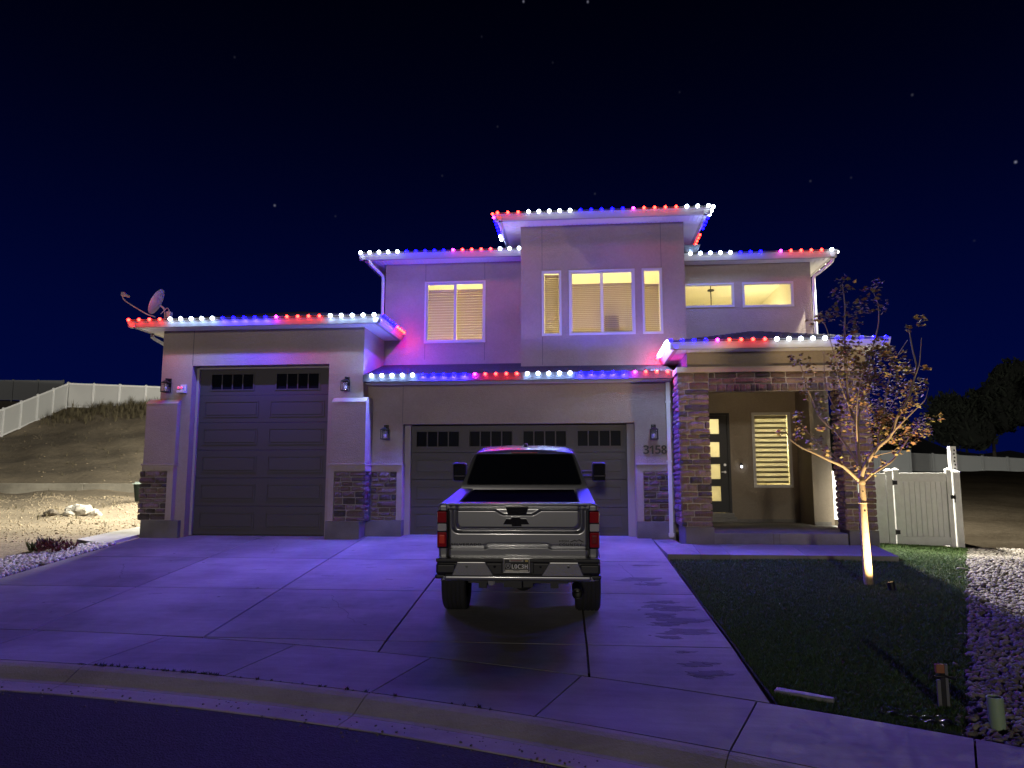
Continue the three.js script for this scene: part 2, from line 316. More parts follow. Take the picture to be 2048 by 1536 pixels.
{
  const pos = [], idx = [], rs = [24.3, 23.5, 22, 20, 17, 13, 8, 3, 0.01];
  ang.forEach((a, i) => rs.forEach((r, j) => { const q = arc(a, r), e = j ? 0 : 0.022 * Math.sin(a * 61) + 0.018 * Math.sin(a * 173 + 1) + 0.012 * Math.sin(a * 411) + 0.05 * Math.sin(a * 23 + 2) * smooth(0.05, 0.3, a); const p = j === 0 ? arc(a, r - 0.16 + e) : q; pos.push(p[0], lerp(hArc(a) - 0.178 + 0.013 * (24.3 - r), -0.62, smooth(24, 0, r)), p[1]); }));
  for (let i = 0; i + 1 < ang.length; i++) for (let j = 0; j + 1 < rs.length; j++) { const k = i * rs.length + j; idx.push(k, k + 1, k + rs.length, k + rs.length, k + 1, k + rs.length + 1); }
  const g = new THREE.BufferGeometry(); g.setAttribute('position', new THREE.Float32BufferAttribute(pos, 3)); g.setIndex(idx); g.computeVertexNormals();
  structure('street', g, M.asphalt, 'dark asphalt street in the foreground');
  // the far half of the turning circle, behind the camera
  const pos2 = [], idx2 = [], a2 = range(0.80, 5.1332, 60);
  a2.forEach(a => [24.3, 12, 0.01].forEach(r => { const q = arc(a, r); pos2.push(q[0], lerp(-1.0, -0.62, smooth(24, 0, r)), q[1]); }));
  for (let i = 0; i + 1 < a2.length; i++) for (let j = 0; j < 2; j++) { const k = i * 3 + j; idx2.push(k, k + 1, k + 3, k + 3, k + 1, k + 4); }
  const g2 = new THREE.BufferGeometry(); g2.setAttribute('position', new THREE.Float32BufferAttribute(pos2, 3)); g2.setIndex(idx2); g2.computeVertexNormals();
  structure('road', g2, M.asphalt, 'asphalt turning circle behind the viewer');
}
const kerbSt = thing('kerb', 'rolled concrete kerb with its gutter along the dark street', 'kerb', [0, -0.8, 9.5]);
const joints = range(-13, 5, 18).map(k => 0.3025 + 0.066 * k);
for (let i = 0; i + 1 < joints.length; i += 2) {
  const a0 = joints[i] + 0.0002, a1 = joints[Math.min(i + 2, joints.length - 1)] - 0.0002, n = 8;
  const prof = [[24.65, -0.03], [24.60, -0.036], [24.54, -0.055], [24.44, -0.105], [24.38, -0.138], [24.34, -0.148]];
  const gs = [];
  for (let k = 0; k + 1 < prof.length; k++) gs.push(ringStrip(prof[k][0], prof[k + 1][0], a => hArc(a) + prof[k][1], a => hArc(a) + prof[k + 1][1], a0, a1, n, 0.25));
  part(kerbSt, 'kerb_stone', gs, M.kerbConcrete);
  part(kerbSt, 'gutter', ringStrip(24.337, 24.10, a => hArc(a) - 0.150, a => hArc(a) - 0.166, a0, a1, n, 0.2), M.kerbConcrete);
}
const walkSt = thing('sidewalk', 'pale concrete sidewalk curving between the driveway and the kerb', 'sidewalk', [0, -0.7, 8.5]);
walkSt.userData.kind = 'structure';
for (let i = 0; i + 1 < joints.length; i++) part(walkSt, 'slab', ringStrip(25.98, 24.672, a => hArc(a), a => hArc(a) - 0.03, joints[i] + 0.00032, joints[i + 1] - 0.00032, 5, 0.12), CONC[[0, 2, 1, 0, 2][i % 5]]);
{
  // joint beds: dark earth just below the slabs
  structure('joint_bed', ringStrip(26.02, 24.05, a => hArc(a) - 0.035, a => hArc(a) - 0.19, -1.1, 0.66, 60, 0.05), M.soil, 'dark soil in the joints under the sidewalk');
}
// driveway slabs
const driveSt = thing('driveway', 'wide concrete driveway sloping from the garages to the sidewalk', 'driveway', [-2.5, -0.3, 4]);
driveSt.userData.kind = 'structure';
{
  const X0 = [-8.42, -5.72, -3.36, -1.1, 1.27, 2.93], Z0 = [-0.32, 2.74, 5.16, 7.66], sk = 0.03, gp = 0.013;
  let n = 0;
  for (let i = 0; i + 1 < X0.length; i++) for (let j = 0; j < Z0.length; j++) {
    const xa = z => X0[i] + sk * z + gp, xb = z => X0[i + 1] + sk * z - gp, z0 = Z0[j] + gp;
    let pts; const last = j === Z0.length - 1;
    const zc = x => zB(Math.max(x, -6.3)) - 0.012;
    if (!last) {
      let z1 = Z0[j + 1] - gp;
      if (i < 2 && j === Z0.length - 2) { // the left slabs run out on the curve of the sidewalk
        const m = range(0, 1, 6).map(t => { const x = lerp(xa(7.5), xb(7.5), t); return [x, Math.min(zc(x), z1)]; });
        pts = [[xa(z0), z0], [xb(z0), z0], ...m.reverse()];
      } else pts = [[xa(z0), z0], [xb(z0), z0], [xb(z1), z1], [xa(z1), z1]];
    } else {
      if (i < 1) continue;
      const xs = range(0, 1, 8).map(t => lerp(xa(8.4), xb(8.4), t)).map(x => [x, zc(x)]).filter(p => p[1] > z0 + 0.004);
      if (xs.length < 2) continue;
      const first = xs[0][0] > xa(8.4) + 0.01 ? [[xs[0][0] - 0.05, z0 + 0.002]] : [[xa(z0), z0]];
      pts = [...first, [xb(z0), z0], ...xs.reverse()];
    }
    part(driveSt, 'slab', slab(pts, driveY, 0.14), CONC[(n * 7 + i) % 3]); n++;
  }
  structure('gravel_base', slab([[-8.45, -0.3], [2.95, -0.3], [3.15, 8.6], [1, 8.5], [-3, 7.6], [-8.2, 7.4]], (x, z) => driveY(x, z) - 0.03, 0.1), M.soil, 'dark soil in the joints under the driveway');
}
// damp stains near the right edge of the driveway: thin irregular films on the slabs
{
  const t = thing('water_stain', 'dark damp patches along the right edge of the driveway', 'damp stain', [2.6, -0.4, 5]); t.userData.kind = 'structure';
  const blobs = [[2.35, 4.15, 0.34], [2.5, 4.5, 0.22], [2.55, 5.6, 0.2], [2.62, 5.95, 0.3], [2.5, 6.35, 0.22], [2.72, 6.6, 0.32], [2.45, 6.75, 0.2], [2.7, 7.05, 0.3], [2.52, 7.3, 0.14], [2.6, 7.85, 0.1], [2.72, 8.25, 0.17], [2.8, 8.5, 0.2], [2.68, 8.62, 0.12], [2.55, 3.1, 0.2]];
  const g = [];
  for (const [x, z, r] of blobs) for (let q = 0; q < 4; q++) {
    const ox = x + rr(-r, r) * 0.5, oz = z + rr(-r, r) * 0.3, n = 18, ph = rr(0, 6), k = rr(0.3, 0.6) * r;
    const pts = range(0, n - 1, n - 1).map(i => { const a = i / n * 6.283, m = k * (1 + 0.3 * Math.sin(3 * a + ph) + 0.22 * Math.sin(7 * a + ph * 2) + rr(-0.12, 0.12)); return [Math.min(ox + Math.cos(a) * m * 1.5, 2.9 + 0.03 * z), oz + Math.sin(a) * m * 0.55]; });
    g.push(slab(pts, (x, z) => driveY(x, z) + 0.0022 + q * 0.0006, 0.001));
  }
  part(t, 'damp_patch', g, M.dampConcrete);
}
// tyre scuffs, drips and hairline cracks on the concrete
{
  const t = thing('tyre_mark', 'faint tyre scuffs, drips and hairline cracks on the driveway slabs', 'mark', [-3, -0.4, 5]); t.userData.kind = 'structure';
  const line = (p, w) => { const L = [], Rr = []; p.forEach(([x, z], i) => { const a = p[Math.max(0, i - 1)], b = p[Math.min(p.length - 1, i + 1)], l = Math.hypot(b[0] - a[0], b[1] - a[1]), nx = -(b[1] - a[1]) / l, nz = (b[0] - a[0]) / l, k = w * rr(0.6, 1.2); L.push([x + nx * k, z + nz * k]); Rr.push([x - nx * k, z - nz * k]); }); return slab([...L, ...Rr.reverse()], (x, z) => driveY(x, z) + 0.0021, 0.001); };
  const wob = (x0, z0, x1, z1, n, a) => range(0, 1, n).map((u, i) => [lerp(x0, x1, u) + rr(-a, a), lerp(z0, z1, u) + rr(-a, a)]);
  const g = []; for (const [a, b, c, d] of [[-4.9, 1.2, -4.6, 2.3], [-2.3, 5.5, -1.5, 6.9], [2.1, 3.0, 2.4, 4.6], [-6.9, 3.4, -6.2, 4.6], [0.1, 1.0, 0.5, 2.2]]) g.push(line(wob(a, b, c, d, 14, 0.035), 0.004));
  part(t, 'crack', g, M.dampConcrete);
  const sc = []; for (const [x, z, l] of [[-2.6, 3.3, 0.3], [-2.35, 3.5, 0.18], [-1.75, 4.4, 0.12], [-2.9, 4.2, 0.2], [-1.35, 5.0, 0.2], [-4.3, 3.8, 0.25], [-2.2, 6.2, 0.15], [-5.1, 5.6, 0.2], [1.9, 6.9, 0.2], [-4.2, 1.7, 0.3], [-2.1, 1.3, 0.25]]) sc.push(line(wob(x, z, x + l, z + rr(-0.05, 0.05), 8, 0.012), 0.007));
  for (let i = 0; i < 26; i++) { const x = rr(-7, 2.4), z = rr(0.5, 7.3), r = rr(0.008, 0.03); sc.push(slab(range(0, 9, 9).map(k => [x + Math.cos(k * 0.628) * r * rr(0.7, 1.2), z + Math.sin(k * 0.628) * r * rr(0.7, 1.2)]), (X, Z) => driveY(X, Z) + 0.0027, 0.001)); }
  part(t, 'scuff', sc, M.dampConcrete);
}
// lawn
const lawnL = z => 2.975 + 0.03 * z, lawnR = z => curve([[-1.2, 9.95], [1.8, 8.5], [4.1, 7.4], [7.5, 5.75], [9.95, 4.55], [11, 4.0]], z);
{
  const zs = range(2.3, 9.9, 40);
  const right = z => lawnR(z), inB = (x, z) => radAt(x, z) > 25.99;
  const geoA = sheet(range(0, 1, 24).map(t => z => lerp(lawnL(z), right(z), t)), zs, (x, z) => inB(x, z) ? lawnY(x, z) : lawnY(x, z) - 0.25);
  const geoB = sheet(range(0, 1, 10).map(t => z => lerp(7.28, lawnR(z), t)), range(-1.35, 2.3, 14), lawnY);
  structure('lawn', [geoA, geoB], M.turf, 'dark short lawn between the driveway and the gravel');
  const geo = tuft(5, 0.055, 0.0032, 0.035), geo2 = tuft(6, 0.04, 0.0032, 0.03);
  const gm = std('grass', [0.066, 0.13, 0.03], 0.8, { side: THREE.DoubleSide });
  const place = () => {
    const z = rnd() < 0.25 ? rr(-1.25, 2.4) : rr(2.3, 9.9), l = z < 2.3 ? 7.28 : lawnL(z) + 0.02, x = rr(l, lawnR(z) + 0.04 * Math.sin(z * 5) + 0.03 * Math.sin(z * 17) + rr(-0.02, 0.05));
    if (radAt(x, z) < 26.02) return null;
    const k = rr(0.6, 1.4); return { x, y: lawnY(x, z), z, s: rr(0.7, 1.25), ry: rr(0, 6.3), c: [k * rr(0.85, 1.25), k, k * 0.9] };
  };
  scatter('lawn_grass', geo, gm, 30000, place, { label: 'short green grass blades covering the front lawn', category: 'grass' });
  scatter('lawn_grass', geo2, gm, 26000, place, { label: 'low dense grass blades growing between the taller lawn grass', category: 'grass' });
}
// gravel on the right
{
  const gR = z => Math.min(13.5 + z * 0.1, 15);
  structure('gravel_bed', sheet(range(0, 1, 12).map(t => z => lerp(lawnR(z) - 0.02, gR(z), t)), range(-1.15, 11.5, 40), (x, z) => radAt(x, z) > 25.99 ? lawnY(x, z) - 0.02 : lawnY(x, z) - 0.3), M.soil, 'earth bed under the gravel beside the lawn');
  const gm = std('gravelStone', [0.22, 0.205, 0.185], 0.9, { map: stoneMap });
  for (let v = 0; v < 2; v++) scatter('gravel', pebbles[v], gm, 9000, () => {
    const z = rr(-1.15, 11.2), x = rr(lawnR(z) + 0.03 - (rnd() < 0.06 ? 0.22 * rnd() : 0), z < 6 ? Math.min(12.6, lawnR(z) + 5) : lawnR(z) + 3.2); if (radAt(x, z) < 26.02) return null;
    const k = rr(0.55, 1.5), s = rr(0.022, 0.048); return { x, y: lawnY(x, z) + s * 0.2, z, s, rx: rr(0, 3), ry: rr(0, 6), c: [k, k * rr(0.94, 1), k * rr(0.86, 1)] };
  }, { label: v ? 'smaller grey stones filling the gravel strip right of the lawn' : 'pale grey landscaping gravel right of the lawn', category: 'gravel' });
}
// left yard: bright gravel strip by the driveway, clods and weeds
{
  const gm = std('whiteStone', [0.62, 0.60, 0.57], 0.85, { map: stoneMap });
  for (let v = 0; v < 2; v++) scatter('white_gravel', pebbles[v + 1], gm, 1700, () => {
    const z = rr(1.4, 7), x = -8.46 + 0.03 * z - rr(0, 1) * curve([[1.4, 0.5], [3, 1.1], [7, 1.5]], z); if (radAt(x, z) < 26.05) return null;
    const k = rr(0.5, 1.25), s = rr(0.03, 0.062); return { x, y: yLeft(x, z) + s * 0.3, z, s, rx: rr(0, 3), ry: rr(0, 6), c: [k, k, k * rr(0.92, 1)] };
  }, { label: v ? 'darker stones among the white gravel by the driveway' : 'white landscaping gravel along the left driveway edge', category: 'gravel' });
  const cm = std('clod', [0.40, 0.34, 0.245], 0.97, { map: stoneMap });
  scatter('earth_clods', pebbles[0], cm, 9000, () => { const z = -Math.pow(rnd(), 1.2) * 13.5 + 1.2, x = rr(-24, -8.6); if (x > -9.4 && z > -8) return null; const k = rr(0.8, 1.2), s = rr(0.008, 0.028) * (rnd() < 0.04 ? 2 : 1); return { x, y: groundY(x, z) + s * 0.1, z, s, ry: rr(0, 6), rx: rr(0, 1), c: [k, k * 0.98, k * 0.93] }; }, { label: 'small clods and stones on the bright earth of the left yard', category: 'clods' });
  scatter('slope_stones', pebbles[2], cm, 500, () => { const z = rr(-33, -14.6), x = rr(-44, -14); const k = rr(0.5, 1.1), s = rr(0.02, 0.07); return { x, y: groundY(x, z) - s * 0.2, z, s, ry: rr(0, 6), c: [k, k * 0.95, k * 0.85] }; }, { label: 'loose stones scattered over the bare slope at the left', category: 'stones' });
  const wg = tuft(9, 0.45, 0.009, 0.25);
  scatter('slope_weeds', wg, M.dryWeed, 1500, () => { const z = rr(-35.2, -30.5), x = rr(-36, -17); if (rnd() > smooth(-30.5, -33.5, z)) return null; return { x, y: groundY(x, z) - 0.03, z, s: rr(0.4, 1.25) * (rnd() < 0.06 ? 1.7 : 1), ry: rr(0, 6) }; }, { label: 'dry dark weeds along the top of the slope before the fence', category: 'weeds' });
  const sg = tuft(7, 0.22, 0.006, 0.12);
  scatter('yard_weeds', sg, M.dryWeed, 500, () => { const z = rr(-30, -0.5), x = rr(-40, -9.3); return { x, y: groundY(x, z) - 0.01, z, s: rr(0.4, 1.3), ry: rr(0, 6) }; }, { label: 'sparse dry tufts of weed over the left yard and slope', category: 'weeds' });
  const kw = tuft(12, 0.05, 0.006, 0.06);
  scatter('kerb_weeds', kw, M.weed, 75, () => { const a = rnd() < 0.75 ? rr(0.10, 0.172) : rr(0.172, 0.30), q = arc(a, 24.66 + rr(-0.012, 0.012)); return { x: q[0], y: hArc(a) - 0.035, z: q[1], s: rr(0.2, 0.8), ry: rr(0, 6) }; }, { label: 'small weeds growing in the joint behind the kerb', category: 'weeds' });
}
{
  const dm = std('grit', [0.16, 0.14, 0.11], 0.95);
  scatter('street_grit', pebbles[0], dm, 420, () => { const a = rr(-0.15, 0.5), r = 24.34 - Math.pow(rnd(), 2) * 0.5, q = arc(a, r), s = rr(0.004, 0.014); return { x: q[0], y: hArc(a) - 0.158 + (r > 24.1 ? 0 : -0.012), z: q[1], s, ry: rr(0, 6), rx: rr(0, 2) }; }, { label: 'grit and small stones lying in the gutter along the kerb', category: 'grit' });
}
{ // low retaining kerb at the foot of the slope
  const t = thing('retaining_wall', 'low concrete edging wall at the foot of the bare slope', 'wall', [-20, 0.8, -14.1]);
  for (let i = 0; i < 9; i++) { const x = -44 + i * 4; part(t, 'wall_segment', rb(x, x + 3.985, 0.45, 1.07 + 0.006 * (i % 3), -14.34, -14.02, 0.02), M.kerbConcrete); }
}
{ // side walk strip left of the tall garage
  const t = thing('side_path', 'white concrete path slab along the left side of the tall garage', 'path', [-8.9, -0.1, -3]); t.userData.kind = 'structure';
  const P = [[[-8.46, 0.3], [-9.35, 0.2], [-9.45, 1.15], [-8.5, 1.65]], [[-8.46, 0.285], [-8.46, -2.9], [-9.3, -2.9], [-9.35, 0.185]], [[-8.46, -2.92], [-8.46, -6], [-9.3, -6], [-9.3, -2.92]]];
  P.forEach((p, i) => part(t, 'slab', slab(p, (x, z) => Math.max(yLeft(x, z), -0.088 * Math.max(z, 0)) + 0.05 + (i === 2 ? 0.02 : 0), 0.2), M.paleConcrete));
}

// ------------------------------------------------------------------ the house
const house = thing('house', 'modern two storey stucco house with stone veneer and two garage doors', 'house', [-0.5, 0, -4]);
const H = (name, geos, mat, label) => part(house, name, geos, mat, label);
// tall garage block
{
  const zf = 0.38, win = [];
  H('wall', [wallZ(-8.2, -3.42, -0.3, 4.66, zf, 0.22, [[-7.46, -4.22, -0.2, 3.83]])], M.stucco);
  H('wall', [bx(-3.62, -3.42, -0.3, 4.66, -1.3, 0.16)], M.stucco);
  H('wall', [bx(-8.2, -8.0, -0.3, 4.66, -13.5, 0.16), bx(-8.0, -3.62, -0.3, 4.66, -13.5, -13.3), bx(-3.62, -3.42, -0.3, 4.66, -13.3, -1.3)], M.stucco);
  // control joints: real reveal strips, recessed look by dark thin channels set 2 mm proud
  H('control_joint', [bx(-7.472, -7.452, 3.84, 4.65, zf, zf + 0.002)], M.joint);
  // buttresses with sloped caps
  for (const [x0, x1, ext] of [[-8.44, -7.69, -1], [-4.09, -3.30, 1]]) {
    const zb = 0.52, xi0 = ext < 0 ? x0 : x0, back = ext < 0 ? -0.6 : -0.6;
    const outer0 = ext < 0 ? x0 : x0, outer1 = x1;
    H('buttress', rb(outer0, outer1, 1.58, 2.93, back, zb, 0.012), M.stucco);
    // cap flaring back to the wall face
    const capS = poly([[back, 2.928], [zb, 2.928], [zb, 2.95], [zf + 0.03, 3.03], [zf - 0.02, 3.06], [back, 3.06]]);
    H('buttress_cap', xProfile(capS, outer0, outer1), M.stuccoTrim);
    // ledge and frame round the stone
    H('ledge', rb(outer0 - 0.03, outer1 + 0.02, 1.545, 1.583, back, zb + 0.035, 0.006), M.stuccoTrim);
  }
}
// stone veneer: every stone a mesh of its own on a bed of mortar
function stoneShape() {
  const g = mergeVertices(new THREE.BoxGeometry(1, 1, 1, 4, 3, 1).deleteAttribute('uv').deleteAttribute('normal')), p = g.attributes.position;
  for (let i = 0; i < p.count; i++) {
    let x = p.getX(i), y = p.getY(i), z = p.getZ(i); const ex = Math.abs(x) > 0.49, ey = Math.abs(y) > 0.49;
    if (z > 0) { if (ex) { x *= rr(0.95, 0.995); z -= rr(0.15, 0.32); } if (ey) { y *= rr(0.88, 0.97); z -= rr(0.15, 0.32); } z += rr(-0.14, 0.14); } else if (ex || ey) { x *= rr(0.97, 1.0); y *= rr(0.95, 1.0); }
    p.setXYZ(i, x, y, z);
  }
  return metreUV(toCreasedNormals(g, 0.5));
}
const stoneGeos = Array.from({ length: 7 }, stoneShape);
let stoneCount = 0;
function stoneFace(bed, o, u, w, h, n, avg, opts = {}) { // o lower corner, u along the face, n outwards
  const U = new THREE.Vector3(...u), N = new THREE.Vector3(...n), q = new THREE.Quaternion().setFromRotationMatrix(new THREE.Matrix4().makeBasis(U, new THREE.Vector3(0, 1, 0), N));
  const b = house.base, joined = []; let y = 0, row = 0;
  while (y < h - 0.02) {
    let rh = opts.rowH ? opts.rowH(row) : rr(0.085, 0.155); if (h - y - rh < 0.07) rh = h - y;
    let x = 0; const off = rr(0.3, 1);
    while (x < w - 0.02) {
      let sw = avg * rr(0.6, 1.5) * (x === 0 ? off : 1); sw = Math.max(sw, opts.minW ?? 0.12); if (w - x - sw < 0.11) sw = w - x;
      const split = !opts.rowH && rh > 0.135 && sw < 0.3 && rnd() < 0.0;
      const m = new THREE.Mesh(stoneGeos[Math.floor(rnd() * stoneGeos.length)], STONE[Math.floor(rnd() * STONE.length)]);
      m.name = 'stone'; m.castShadow = m.receiveShadow = true; if (!opts.join) stoneCount++;
      const dep = rr(0.055, 0.085), e = opts.proud ?? 0;
      const c = new THREE.Vector3(...o).addScaledVector(U, x + sw / 2).addScaledVector(N, dep / 2 - 0.03 + e); c.y += y + rh / 2;
      m.position.set(c.x - b.x, c.y - b.y, c.z - b.z); m.quaternion.copy(q); if (rnd() < 0.5) m.rotateZ(Math.PI);
      m.scale.set(sw - rr(0.008, 0.018), rh - rr(0.008, 0.016), dep);
      if (opts.join) { m.updateMatrix(); joined.push(m.geometry.clone().applyMatrix4(m.matrix).translate(b.x, b.y, b.z)); } else bed.add(m);
      x += sw;
    }
    y += rh; row++;
  }
  if (opts.join) part(bed, 'side_stones', joined, STONE[3]).userData.kind = 'stuff';
}
{
  // left base of the tall garage
  let bed = H('stone_veneer', bx(-8.46, -7.86, 0.325, 1.425, -0.5, 0.50), M.mortar);
  stoneFace(bed, [-8.5, 0.325, 0.50], [1, 0, 0], 0.66, 1.1, [0, 0, 1], 0.27);
  H('stone_surround', [bx(-7.842, -7.70, 0.33, 1.545, -0.3, 0.53), bx(-8.45, -7.842, 1.428, 1.545, -0.3, 0.53)], M.stuccoTrim);
  H('plinth', rb(-8.43, -7.54, -0.12, 0.325, -0.3, 0.50, 0.01), M.plinth);
  // base between the garage doors, round the corner onto the wide garage
  bed = H('stone_veneer', [bx(-3.98, -3.34, 0.325, 1.41, -0.05, 0.50)], M.mortar);
  stoneFace(bed, [-3.98, 0.325, 0.50], [1, 0, 0], 0.70, 1.085, [0, 0, 1], 0.27);
  stoneFace(bed, [-3.34, 0.325, 0.47], [0, 0, -1], 0.42, 1.085, [1, 0, 0], 0.24);
  bed = H('stone_veneer', [bx(-3.34, -2.71, 0.325, 1.41, -0.2, 0.02)], M.mortar);
  stoneFace(bed, [-3.28, 0.325, 0.02], [1, 0, 0], 0.575, 1.085, [0, 0, 1], 0.27);
  H('stone_surround', [bx(-4.11, -3.985, 0.33, 1.545, -0.2, 0.53), bx(-3.985, -3.29, 1.413, 1.545, -0.2, 0.53)], M.stuccoTrim);
  H('stone_surround', [bx(-3.29, -2.70, 1.413, 1.545, -0.2, 0.05), bx(-2.70, -2.575, 0.33, 1.545, -0.2, 0.05)], M.stuccoTrim);
  H('ledge', rb(-3.28, -2.565, 1.545, 1.583, -0.2, 0.085, 0.006), M.stuccoTrim);
  H('plinth', rb(-4.17, -3.40, -0.12, 0.325, -0.2, 0.50, 0.01), M.plinth);
  H('plinth', rb(-3.42, -2.575, -0.12, 0.325, -0.2, 0.06, 0.01), M.plinth);
  // right base of the wide garage
  bed = H('stone_veneer', [bx(2.78, 3.44, 0.325, 1.41, -0.2, 0.02)], M.mortar);
  stoneFace(bed, [2.775, 0.325, 0.02], [1, 0, 0], 0.62, 1.085, [0, 0, 1], 0.27);
  H('stone_surround', [bx(2.635, 2.77, 0.33, 1.545, -0.2, 0.05), bx(2.77, 3.42, 1.413, 1.545, -0.2, 0.05)], M.stuccoTrim);
  H('ledge', rb(2.625, 3.42, 1.545, 1.583, -0.2, 0.085, 0.006), M.stuccoTrim);
  H('plinth', rb(2.62, 3.44, -0.12, 0.325, -0.2, 0.06, 0.01), M.plinth);
}
// sectional garage doors
function garageDoor(x0, x1, h, zf, nSec, nPan, label, winRow) {
  const d = H('garage_door', bx(x0 - 0.03, x1 + 0.03, -0.02, h + 0.02, zf - 0.12, zf - 0.07), M.garageDoor, label), sh = h / nSec;
  for (let s = 0; s < nSec; s++) {
    const y0 = s * sh, y1 = y0 + sh - 0.006, pw = (x1 - x0) / nPan, top = s === nSec - 1;
    if (!top) part(d, 'section', rb(x0, x1, y0, y1, zf - 0.05, zf, 0.006), M.garageDoor);
    else {
      const holes = Array.from({ length: nPan }, (_, i) => { const c = x0 + (i + 0.5) * pw, w = Math.min(0.5, pw * 0.40); return [c - w, c + w, y0 + sh * 0.22, y1 - sh * 0.22]; });
      part(d, 'section', wallZ(x0, x1, y0, y1, zf, 0.05, holes), M.garageDoor);
      for (const [a, b, c, e] of holes) {
        const f = part(d, 'window', [bx(a - 0.03, b + 0.03, c - 0.03, c, zf, zf + 0.014), bx(a - 0.03, b + 0.03, e, e + 0.03, zf, zf + 0.014), bx(a - 0.03, a, c, e, zf, zf + 0.014), bx(b, b + 0.03, c, e, zf, zf + 0.014), ...[1, 2, 3].map(k => bx(lerp(a, b, k / 4) - 0.012, lerp(a, b, k / 4) + 0.012, c, e, zf - 0.02, zf + 0.012))], M.garageDoor);
        for (let k = 0; k < 4; k++) part(d, 'pane', bx(lerp(a, b, k / 4) + 0.013, lerp(a, b, (k + 1) / 4) - 0.013, c, e, zf - 0.032, zf - 0.022), M.doorGlass);
      }
    }
    if (!top) for (let i = 0; i < nPan; i++) { // raised panel with a moulded rim
      const a = x0 + i * pw + pw * 0.085, b = x0 + (i + 1) * pw - pw * 0.085, c = y0 + sh * 0.2, e = y1 - sh * 0.2, t = 0.025;
      part(d, 'raised_panel', [bx(a, b, c, c + t, zf, zf + 0.012), bx(a, b, e - t, e, zf, zf + 0.012), bx(a, a + t, c + t, e - t, zf, zf + 0.012), bx(b - t, b, c + t, e - t, zf, zf + 0.012), rb(a + 0.05, b - 0.05, c + 0.05, e - 0.05, zf - 0.01, zf + 0.008, 0.006)], M.garageDoor);
    }
  }
  return d;
}
garageDoor(-7.40, -4.27, 3.80, 0.10, 6, 2, 'tall dark sectional garage door');
garageDoor(-2.45, 2.45, 2.46, -0.28, 4, 4, 'wide dark sectional garage door behind the pickup truck');
H('door_stop', [bx(-7.458, -7.40, -0.02, 3.8, 0.10, 0.17), bx(-4.28, -4.222, -0.02, 3.8, 0.10, 0.17), bx(-7.40, -4.28, 3.775, 3.828, 0.10, 0.17)], M.jamb);
H('door_stop', [bx(-2.588, -2.45, -0.02, 2.47, -0.28, -0.2), bx(2.45, 2.608, -0.02, 2.47, -0.28, -0.2)], M.jamb);
H('wall', bx(-7.6, -4.1, -0.3, 4.0, -0.4, -0.3), M.darkGap);
H('wall', bx(-2.8, 2.8, -0.3, 2.8, -0.75, -0.65), M.darkGap);
// wide garage front
H('wall', wallZ(-3.42, 3.44, -0.3, 3.40, 0, 0.22, [[-2.59, 2.61, -0.2, 2.475]]), M.stucco);
H('control_joint', [bx(-2.606, -2.594, 2.49, 3.36, 0, 0.002)], M.joint);
// upper left wall, its window
H('wall', wallZ(-3.42, 0.05, 3.9, 6.66, -1.3, 0.2, [[-2.40, -0.90, 4.59, 6.12]]), M.stucco);
H('wall', bx(-3.42, -3.22, 3.9, 6.66, -9, -1.5), M.stucco);
H('control_joint', [bx(-2.40, -2.388, 6.16, 6.65, -1.3, -1.298), bx(-0.912, -0.90, 6.16, 6.65, -1.3, -1.298), bx(-2.40, -2.388, 4.16, 4.55, -1.3, -1.298), bx(-0.912, -0.90, 4.13, 4.55, -1.3, -1.298)], M.joint);
// bay
H('wall', wallZ(0.05, 3.88, 3.6, 7.24, -0.6, 0.2, [[1.20, 2.71, 4.59, 6.12], [0.56, 0.995, 4.59, 6.12], [2.905, 3.34, 4.59, 6.12]]), M.stucco);
H('wall', [bx(0.05, 0.25, 3.6, 7.24, -5, -0.8), bx(3.68, 3.88, 3.6, 7.24, -5, -0.8)], M.stucco);
H('control_joint', [bx(0.552, 0.564, 6.16, 7.23, -0.6, -0.598), bx(3.338, 3.35, 6.16, 7.23, -0.6, -0.598), bx(0.552, 0.564, 3.88, 4.55, -0.6, -0.598)], M.joint);
// upper right wall
H('wall', wallZ(3.88, 7.1, 4.2, 6.6, -1.9, 0.2, [[3.92, 5.23, 5.48, 6.06], [5.46, 6.66, 5.46, 6.06]]), M.stucco);
H('wall', [bx(6.9, 7.1, 3.4, 6.6, -10, -2.1)], M.stucco);
// entry
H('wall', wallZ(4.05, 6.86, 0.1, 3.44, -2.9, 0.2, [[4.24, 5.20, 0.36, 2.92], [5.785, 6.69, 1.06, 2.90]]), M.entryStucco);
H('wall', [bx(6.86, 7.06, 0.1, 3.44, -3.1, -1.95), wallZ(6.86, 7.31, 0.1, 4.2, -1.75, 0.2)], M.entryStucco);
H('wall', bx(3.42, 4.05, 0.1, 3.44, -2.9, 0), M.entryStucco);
H('wall', [bx(7.04, 7.24, -0.3, 3.44, -13.3, -1.95)], M.stucco);
H('wall', [bx(-3.4, 7.04, -0.3, 6.6, -13.5, -13.3)], M.stucco);
H('base_flashing', [bx(4.05, 6.86, 0.14, 0.245, -2.9, -2.885), bx(6.86, 7.24, 0.10, 0.245, -1.75, -1.735)], M.plinth);
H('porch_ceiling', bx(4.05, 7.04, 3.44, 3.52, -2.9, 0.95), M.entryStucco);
// porch floor and step
H('porch_floor', [rb(4.04, 6.64, -0.12, 0.175, -2.9, 1.16, 0.012)], CONC[1]);
H('porch_floor', [bx(6.64, 7.3, -0.3, 0.165, -2.9, 0.62)], CONC[1]);
H('step_seam', [bx(5.20, 5.22, -0.05, 0.165, 1.16, 1.163), bx(5.32, 5.335, -0.05, 0.165, 1.16, 1.163), bx(4.40, 4.408, -0.05, 0.165, 1.16, 1.163)], M.joint);
